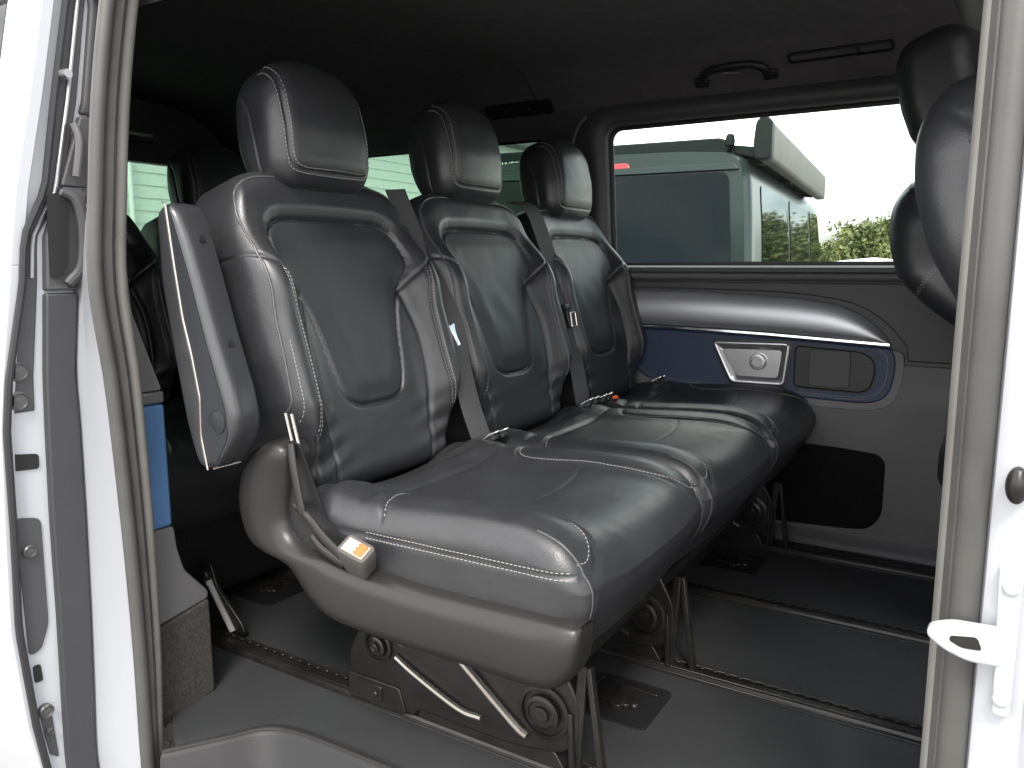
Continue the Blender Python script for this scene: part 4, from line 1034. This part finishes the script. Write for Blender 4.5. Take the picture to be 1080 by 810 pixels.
# ------------------------------------------------------------------ front seats at the right edge
def front_seat(xb, yc, tilt, label, hz, zb=.42, hf=.03, bend=.5):
    t = thing('front_seat', label, 'seat', (xb + .3, yc, 0), 'front seats seen from behind')
    T = math.radians(tilt)
    def W(P):   # local: x across, y up the back, z towards the rear
        P = np.asarray(P); c, s = math.cos(T), math.sin(T)
        return np.stack([xb + .105 - P[:, 2] * c - (P[:, 1] - .5) * s, yc + P[:, 0], zb + P[:, 1] * c - P[:, 2] * s], 1)
    P, fs, N = rounded_box(.235, .31, .080, .06, 60, 70, 24)
    P[:, 1] += .31; k = np.abs(P[:, 0]) / .235; tt = P[:, 1] / .62
    P[:, 0] *= 1 - .16 * sstep(.55, 1, tt); P[:, 1] -= .05 * k ** 3 * sstep(.6, 1, tt)
    P[:, 2] -= bend * np.clip(.70 - tt, 0, 1) ** 1.3
    P[:, 2] += .020 * np.sin(tt * math.pi) * (N[:, 2] > 0) - .018 * sstep(.8, 1, tt) * (N[:, 2] > 0)
    q = np.stack([P[:, 0], P[:, 1]], 1); sm_ = smooth_path([(-.17, .40), (-.10, .425), (.10, .425), (.17, .40)], 6) 
    P[:, 2] -= .004 * np.exp(-(dist_poly(q, sm_) / .004) ** 2) * (N[:, 2] > .3)
    sd2 = np.stack([P[:, 2] + bend * np.clip(.70 - tt, 0, 1) ** 1.3, P[:, 1]], 1)
    pth = smooth_path([(.05, .60), (.0, .52), (-.015, .42), (-.03, .30), (-.03, .05)], 6)
    P[:, 0] -= np.sign(P[:, 0]) * .0035 * np.exp(-(dist_poly(sd2, pth) / .0035) ** 2) * np.abs(N[:, 0])
    b = MB(); b.add(W(P), fs)
    bvh = BVHTree.FromPolygons([tuple(p) for p in W(P)], fs)
    for sx in (-1,):
        arc = [(a, .36 + .055 * math.sin(math.pi * (a + .08) / .16)) for a in np.linspace(-.08, .08, 30)]
        cst = lambda p, sx=sx: (W([[sx * .6, p[1], p[0]]])[0], (0, -sx, 0))
        stitches(b, bvh, arc, cst, 1); stitches(b, bvh, [(a, z_ + .006) for a, z_ in arc], cst, 1)
    link_obj('backrest', b, [M['leather'], M['stitch']], t, smooth=60)
    P, fs, N = rounded_box(.128, .120, .075, .052, 40, 36, 24); P[:, 1] += .62 + hz + .105; P[:, 2] -= hf
    P[:, 2] += -.02 * sstep(.70 + hz, .83 + hz, P[:, 1])
    b = MB(); b.add(W(P), fs); hr = link_obj('headrest', b, M['leather'], t, smooth=60)
    for s in (-1, 1):
        b = MB(); b.tube([W([[s * .065, .57, -.01 - hf * .6]])[0], W([[s * .065, .64 + hz, -.012 - hf * .6]])[0]], .006, 12); link_obj('headrest_post', b, M['chrome'], hr)
    P, fs, N = rounded_box(.24, .25, .07, .05, 30, 30, 12)
    b = MB(); b.add(np.stack([P[:, 1] + xb + .40, P[:, 0] + yc, P[:, 2] + .38], 1), fs); link_obj('seat_cushion', b, M['leather'], t, smooth=60)
    b = MB(); b.box((xb + .40, yc, .155), (.40, .40, .31)); link_obj('seat_box', b, M['trim_dark'], t, bevel=.02)
front_seat(.452, .135, 21, 'black front seat nearest the door pillar, with chrome headrest post', .082, .455, .095, .22)
front_seat(.334, .965, 21, 'black front seat on the far side, leaning in front of the long window', .062, .412, .085)
# dashboard wall under the windscreen
b = MB(); b.prism([(-.30, 0), (1.23, 0), (1.23, .55), (-.30, .55)], lambda a, b_, d: (1.62 + d, a, b_), 0, .06)
db = link_obj('dashboard', b, M['trim_dark'], bevel=.03, loc=(1.62, .5, 0)); tag(db, 'dark dashboard bulkhead at the front of the cabin', 'dashboard')

# ------------------------------------------------------------------ camper van parked beyond the far window
CO = V((-.54, 3.02, -.56)); CA = V((-.0906, .9959, 0)); CB = V((-.9959, -.0906, 0))
def cw(a, b, z): p = CO + CA * a + CB * b; return (p.x, p.y, z)
cv = thing('camper_van', 'dark green camper van with roof awning parked beyond the window', 'camper van', tuple(CO))
SEC = [(.0, -.30), (-.012, .10), (-.018, .45), (-.010, .72), (.0, .80), (.022, 1.05), (.042, 1.22), (.058, 1.31), (.085, 1.36), (.15, 1.395), (.4, 1.413), (.92, 1.42)]
def side_b(z): return float(np.interp(z, [p[1] for p in SEC], [p[0] for p in SEC]))
def section(a, zmax, squeeze=0., nose=0.):
    pts = []
    for b_, z in SEC: pts.append((b_ + squeeze, min(z, zmax)))
    full = pts + [(1.84 - b_, z) for b_, z in reversed(pts)]
    return full
def rear_a(z): return .0 if z < .72 else .16 * ((z - .72) / .70) ** 1.2
loops = []
for a, zmax, sq in ((.0, 9, .035), (.03, 9, .010), (.09, 9, 0), (2.0, 9, 0), (3.1, 9, 0), (3.55, 1.36, .01), (4.25, .74, .02), (4.75, .60, .05), (4.9, .40, .12)):
    loops.append([cw(a + (rear_a(z) if a < 1 else 0), b_, z) for b_, z in section(a, zmax, sq)])
b = MB(); b.loft(loops, closed=False); n = len(loops[0])
b.add(loops[0], [tuple(range(n))]); b.add(loops[-1], [tuple(range(n))])
body = link_obj('body', b, M['camper_paint'], cv, smooth=40)
def rear_plate(poly, d0, d1): 
    m_ = MB(); m_.prism(poly, lambda b_, z, d: cw(rear_a(z) - d, b_, z), d0, d1); return m_
link_obj('rear_window', rear_plate(round_poly([(.105, .80), (.155, 1.288), (1.685, 1.288), (1.735, .80)], .05), -.01, .008), M['camper_glass'], cv)
link_obj('brake_light', rear_plate(round_poly([(.70, 1.335), (.72, 1.365), (1.12, 1.365), (1.14, 1.335)], .012), -.01, .014), M['lamp_red'], cv, bevel=.004)
b = rear_plate(round_poly([(.10, 1.300), (.13, 1.335), (1.71, 1.335), (1.74, 1.300)], .012), -.01, .020); link_obj('spoiler', b, M['camper_paint'], cv, bevel=.008)
for b0 in (.03, 1.69):
    link_obj('tail_light', rear_plate(round_poly([(b0, .35), (b0 + .12, .35), (b0 + .10, .78), (b0 + .03, .78)], .02), -.02, .012), M['lamp_red'], cv, bevel=.006)
link_obj('bumper', rear_plate(round_poly([(-.0, -.25), (1.84, -.25), (1.84, .05), (0, .05)], .03), -.02, .06), M['camper_dark'], cv, bevel=.02)
def side_plate(poly, d0, d1, m, name):
    m_ = MB(); m_.prism(poly, lambda a, z, d: cw(a, side_b(z) - d, z), d0, d1)
    return link_obj(name, m_, m, cv, smooth=40)
for a0, a1 in ((.34, 1.42), (1.50, 2.62), (2.72, 3.42)):
    side_plate(round_poly([(a0, .81), (a0 + .05, 1.0), (a0 + .07, 1.16), (a0 + .09, 1.24), (a1 - .02, 1.24), (a1, 1.0), (a1 + (.16 if a1 > 3 else 0), .81)], .04), -.006, .006, M['camper_glass'], 'side_window')
side_plate([(.2, .05), (4.2, .05), (4.2, .11), (.2, .11)], -.006, .012, M['camper_dark'], 'side_moulding')
b = MB(); b.prism(round_poly([(.20, 1.362), (.16, 1.42), (.17, 1.455), (.22, 1.475), (1.64, 1.475), (1.69, 1.455), (1.70, 1.42), (1.66, 1.362)], .02), lambda b_, z, d: cw(.17 + d, b_, z), 0, 2.6)
rb = link_obj('pop_top', b, M['camper_dark'], cv, bevel=.01)
b = MB(); b.lathe([(.024, 0), (.026, .02), (.022, .05), (.012, .06), (.001, .06)], (0, 0, 0), 'z', 14); b.xform(lambda x, y, z: cw(.17 + x, .165 + y, 1.430 + z)); link_obj('rack_end_cap', b, M['awning_cap'], rb)
# lettering along the rear edge of the raised roof
tcu = bpy.data.curves.new('lettering', 'FONT'); tcu.body = 'WESTFALIA'; tcu.size = .052; tcu.extrude = .002; tcu.space_character = 1.12
tob = bpy.data.objects.new('lettering_tmp', tcu); COL.objects.link(tob); dg = bpy.context.evaluated_depsgraph_get()
tme = bpy.data.meshes.new_from_object(tob.evaluated_get(dg)); bpy.data.objects.remove(tob)
tv = np.array([v.co[:] for v in tme.vertices]); b = MB()
b.add([cw(.17 - .004 - p[2], 1.525 - p[0] * 1.0, 1.382 + p[1] * 1.0) for p in tv], [tuple(p.vertices) for p in tme.polygons]); link_obj('lettering', b, M['letter'], rb, smooth=20)
# awning case along the right roof edge
AW = round_poly([(-.055, 1.345), (.022, 1.345), (.030, 1.43), (.020, 1.535), (-.016, 1.560), (-.055, 1.535)], .022)
b = MB(); b.prism(AW, lambda b_, z, d: cw(d, b_, z), .16, 3.0); aw = link_obj('awning_case', b, M['awning_case'], cv, bevel=.004)
b = MB(); b.prism(inset_poly(AW, -.004), lambda b_, z, d: cw(d, b_, z), .10, .19); link_obj('awning_end_cap', b, M['awning_cap'], aw, bevel=.01)
b = MB()
for a in (.35, 1.5, 2.7):
    b = MB(); b.prism(round_poly([(.02, 1.40), (.18, 1.385), (.18, 1.37), (.02, 1.345)], .008), lambda b_, z, d, a=a: cw(a + d, b_, z), 0, .08)
    link_obj('awning_bracket', b, M['camper_dark'], aw)
b = MB(); b.tube([cw(a, .16, 1.40) for a in np.linspace(.2, 3.1, 12)], .016, 8); link_obj('roof_rail', b, M['camper_dark'], cv)
b = MB(); b.prism([(-.045, 1.348), (.10, 1.385), (.17, 1.405), (.17, 1.44), (.02, 1.42), (-.045, 1.40)], lambda b_, z, d: cw(d, b_, z), .22, 2.95); link_obj('awning_rail', b, M['camper_dark'], aw)
b = MB(); b.box(cw(3.45, -.10, .62), (.18, .09, .15), rotm(0, 0, .09)); link_obj('wing_mirror', b, M['camper_dark'], cv, bevel=.03)
for a in (.85, 3.85):
    for bb in (-.01, 1.65):
        wmb = MB(); wmb.lathe([(.20, 0), (.32, .01), (.34, .04), (.34, .18), (.32, .2), (.2, .2)], (0, 0, 0), 'x', 28); c = cw(a, bb, -.22)
        wmb.xform(lambda x, y, z, c=c: (c[0] - x, c[1] + y, c[2] + z)); wh = link_obj('wheel', wmb, M['tyre'], cv)
        wmb = MB(); wmb.lathe([(.20, -.004), (.18, -.01), (.05, .01), (.001, .01)], (0, 0, 0), 'x', 20); wmb.xform(lambda x, y, z, c=c: (c[0] - x, c[1] + y, c[2] + z)); link_obj('rim', wmb, M['satin'], wh)

# ------------------------------------------------------------------ far background
# pale building clad in horizontal boards, seen through the rear windows
bu = thing('clad_building', 'pale building with horizontal cladding seen through the rear windows', 'building', (-14, 12, -.56))
A0, A1 = V((-13.5, -4, -.56)), V((-13.5, 26, -.56)); H = 4.6
b = MB(); z = -.56
while z < H:
    b.add([(-13.5, -4, z), (-13.5, 24, z), (-13.516, 24, z + .24), (-13.516, -4, z + .24), (-13.516, -4, z), (-13.516, 24, z)], [(0, 1, 2, 3), (0, 4, 5, 1)]); z += .24
b.box((-16.6, 10, (H - .56) / 2), (6, 28, H + .56)); link_obj('wall', b, M['cladding'], bu, smooth=10)
for y in (1.2, 7.95, 13.2, 18.6):
    p = MB(); p.tube([(-13.40, y, -.5), (-13.40, y, H)], .045, 10); link_obj('downpipe', p, M['cladding_trim'], bu)
b = MB(); b.box((-16.5, 10, H + .18), (6.8, 29, .30)); link_obj('roof', b, M['trim_mid'], bu, bevel=.04)
for y in (3.2, 10.0, 15.4):
    p = MB(); p.box((-13.46, y, 1.1), (.10, 1.5, 1.1)); wn = link_obj('window', p, M['cladding_trim'], bu, bevel=.01)
    p = MB(); p.box((-13.40, y, 1.1), (.02, 1.34, .94)); link_obj('pane', p, M['camper_glass'], wn)

def car(c, rz, label):
    t = thing('parked_car', label, 'car', (c[0], c[1], -.56), 'white cars parked in the distance'); cs_, sn = math.cos(rz), math.sin(rz)
    fn = lambda a, b_, z: (c[0] + a * cs_ - b_ * sn, c[1] + a * sn + b_ * cs_, -.56 + z)
    prof = [(-2.1, .35), (-2.15, .75), (-2.0, .95), (-1.55, 1.02), (-1.0, 1.42), (-.2, 1.50), (.6, 1.42), (1.25, 1.0), (1.95, .88), (2.15, .65), (2.1, .32)]
    b = MB(); lo = []
    for y, k in ((-.86, .90), (-.84, .97), (-.70, 1.), (.70, 1.), (.84, .97), (.86, .90)): lo.append([fn(a, y * (1 - .16 * max(0, z - .95) / .5), .3 + (z - .3) * k) for a, z in prof])
    b.loft(lo, cap=True); link_obj('body', b, M['car_white'], t, bevel=.03)
    for s in (-1, 1):
        b = MB(); b.prism(round_poly([(-1.35, .98), (-.92, 1.33), (-.2, 1.40), (.50, 1.33), (1.0, .98)], .05), lambda a, z, d, s=s: fn(a, s * (.845 * (1 - .16 * (z - .95) / .5) + d), z), 0, .02); link_obj('side_window', b, M['camper_glass'], t)
    b = MB(); b.prism([(-.60, 0), (.60, 0), (.55, 1), (-.55, 1)], lambda y, q, d: fn(-1.56 + q * .50 - d, y, 1.04 + q * .36 + d), .0, .02); link_obj('rear_window', b, M['camper_glass'], t)
    for a in (-1.3, 1.35):
        for s in (-1, 1):
            b = MB(); b.lathe([(.18, 0), (.30, .01), (.32, .04), (.32, .16), (.30, .18), (.18, .18)], (0, 0, 0), 'y', 24); b.xform(lambda x, y, z, a=a, s=s: fn(a + x, s * .72 + y - .09, .32 + z)); wh = link_obj('wheel', b, M['tyre'], t)
            b = MB(); b.lathe([(.2, .185 * (s > 0) - .005 * (s < 0)), (.05, .19 * (s > 0) - .01 * (s < 0))], (0, 0, 0), 'y', 20); b.xform(lambda x, y, z, a=a, s=s: fn(a + x, s * .72 + y - .09, .32 + z)); link_obj('rim', b, M['satin'], wh)
car((-1.4, 15.2), .25, 'white car parked in front of the bushes, its roof just above the window ledge')
car((1.9, 16.5), -.1, 'white car parked further right behind the front seats')
car((-11.6, 13.8), 1.5, 'white car parked before the pale clad building')

def tree(c, h, r, label, seed):
    rg = np.random.default_rng(seed); t = thing('tree', label, 'tree', (c[0], c[1], -.56), 'trees on the bank beyond the camper')
    b = MB(); b.tube([(c[0], c[1], -.56), (c[0] + .1, c[1], h * .35), (c[0] + .05, c[1] + .1, h * .75)], [.16, .11, .04], 8)
    for k in range(5):
        a = k * 1.3; b.tube([(c[0] + .08, c[1], h * .2 + .1 * k), (c[0] + math.cos(a) * r * .6, c[1] + math.sin(a) * r * .6, h * .45 + .15 * k)], [.05, .015], 6)
    link_obj('trunk', b, M['bark'], t)
    N = 15000; clumps = rg.normal(size=(46, 3)); clumps /= np.linalg.norm(clumps, axis=1)[:, None]; clumps *= (rg.random(46) ** .4)[:, None] * np.array([r, r, h * .42]); clumps += np.array([c[0], c[1], h * .52])
    cl = clumps[rg.integers(0, 46, N)]; p = cl + rg.normal(size=(N, 3)) * np.array([.30, .30, .22]) * r * .55
    p[:, 2] = np.maximum(p[:, 2], -.5)
    vs, fs = [], []
    d1 = rg.normal(size=(N, 3)); d1 /= np.linalg.norm(d1, axis=1)[:, None]; d2 = np.cross(d1, rg.normal(size=(N, 3))); d2 /= np.linalg.norm(d2, axis=1)[:, None]
    sz = .045 + .05 * rg.random(N)[:, None]
    vs = np.concatenate([p - d1 * sz, p + d2 * sz * .6, p + d1 * sz, p - d2 * sz * .6]).reshape(4, N, 3).transpose(1, 0, 2).reshape(-1, 3)
    b = MB(); b.add(vs, [(4 * i, 4 * i + 1, 4 * i + 2, 4 * i + 3) for i in range(N)]); link_obj('crown', b, M['leaf'], t, fix=False)
for i, (x, y, h, r, l) in enumerate(((-2.5, 24, 2.2, 1.3, 'low rounded green tree, leftmost beyond the camper awning'), (-.9, 23, 2.6, 1.5, 'taller green tree right of the low rounded one'),
        (1.0, 23.5, 2.9, 1.6, 'green tree behind the far front seat'), (3.0, 24, 3.1, 1.7, 'green tree at the right end of the bank'), (-4.0, 27, 1.6, 1.2, 'small green bush furthest left on the bank'))):
    tree((x, y), h, r, l, 11 + i)
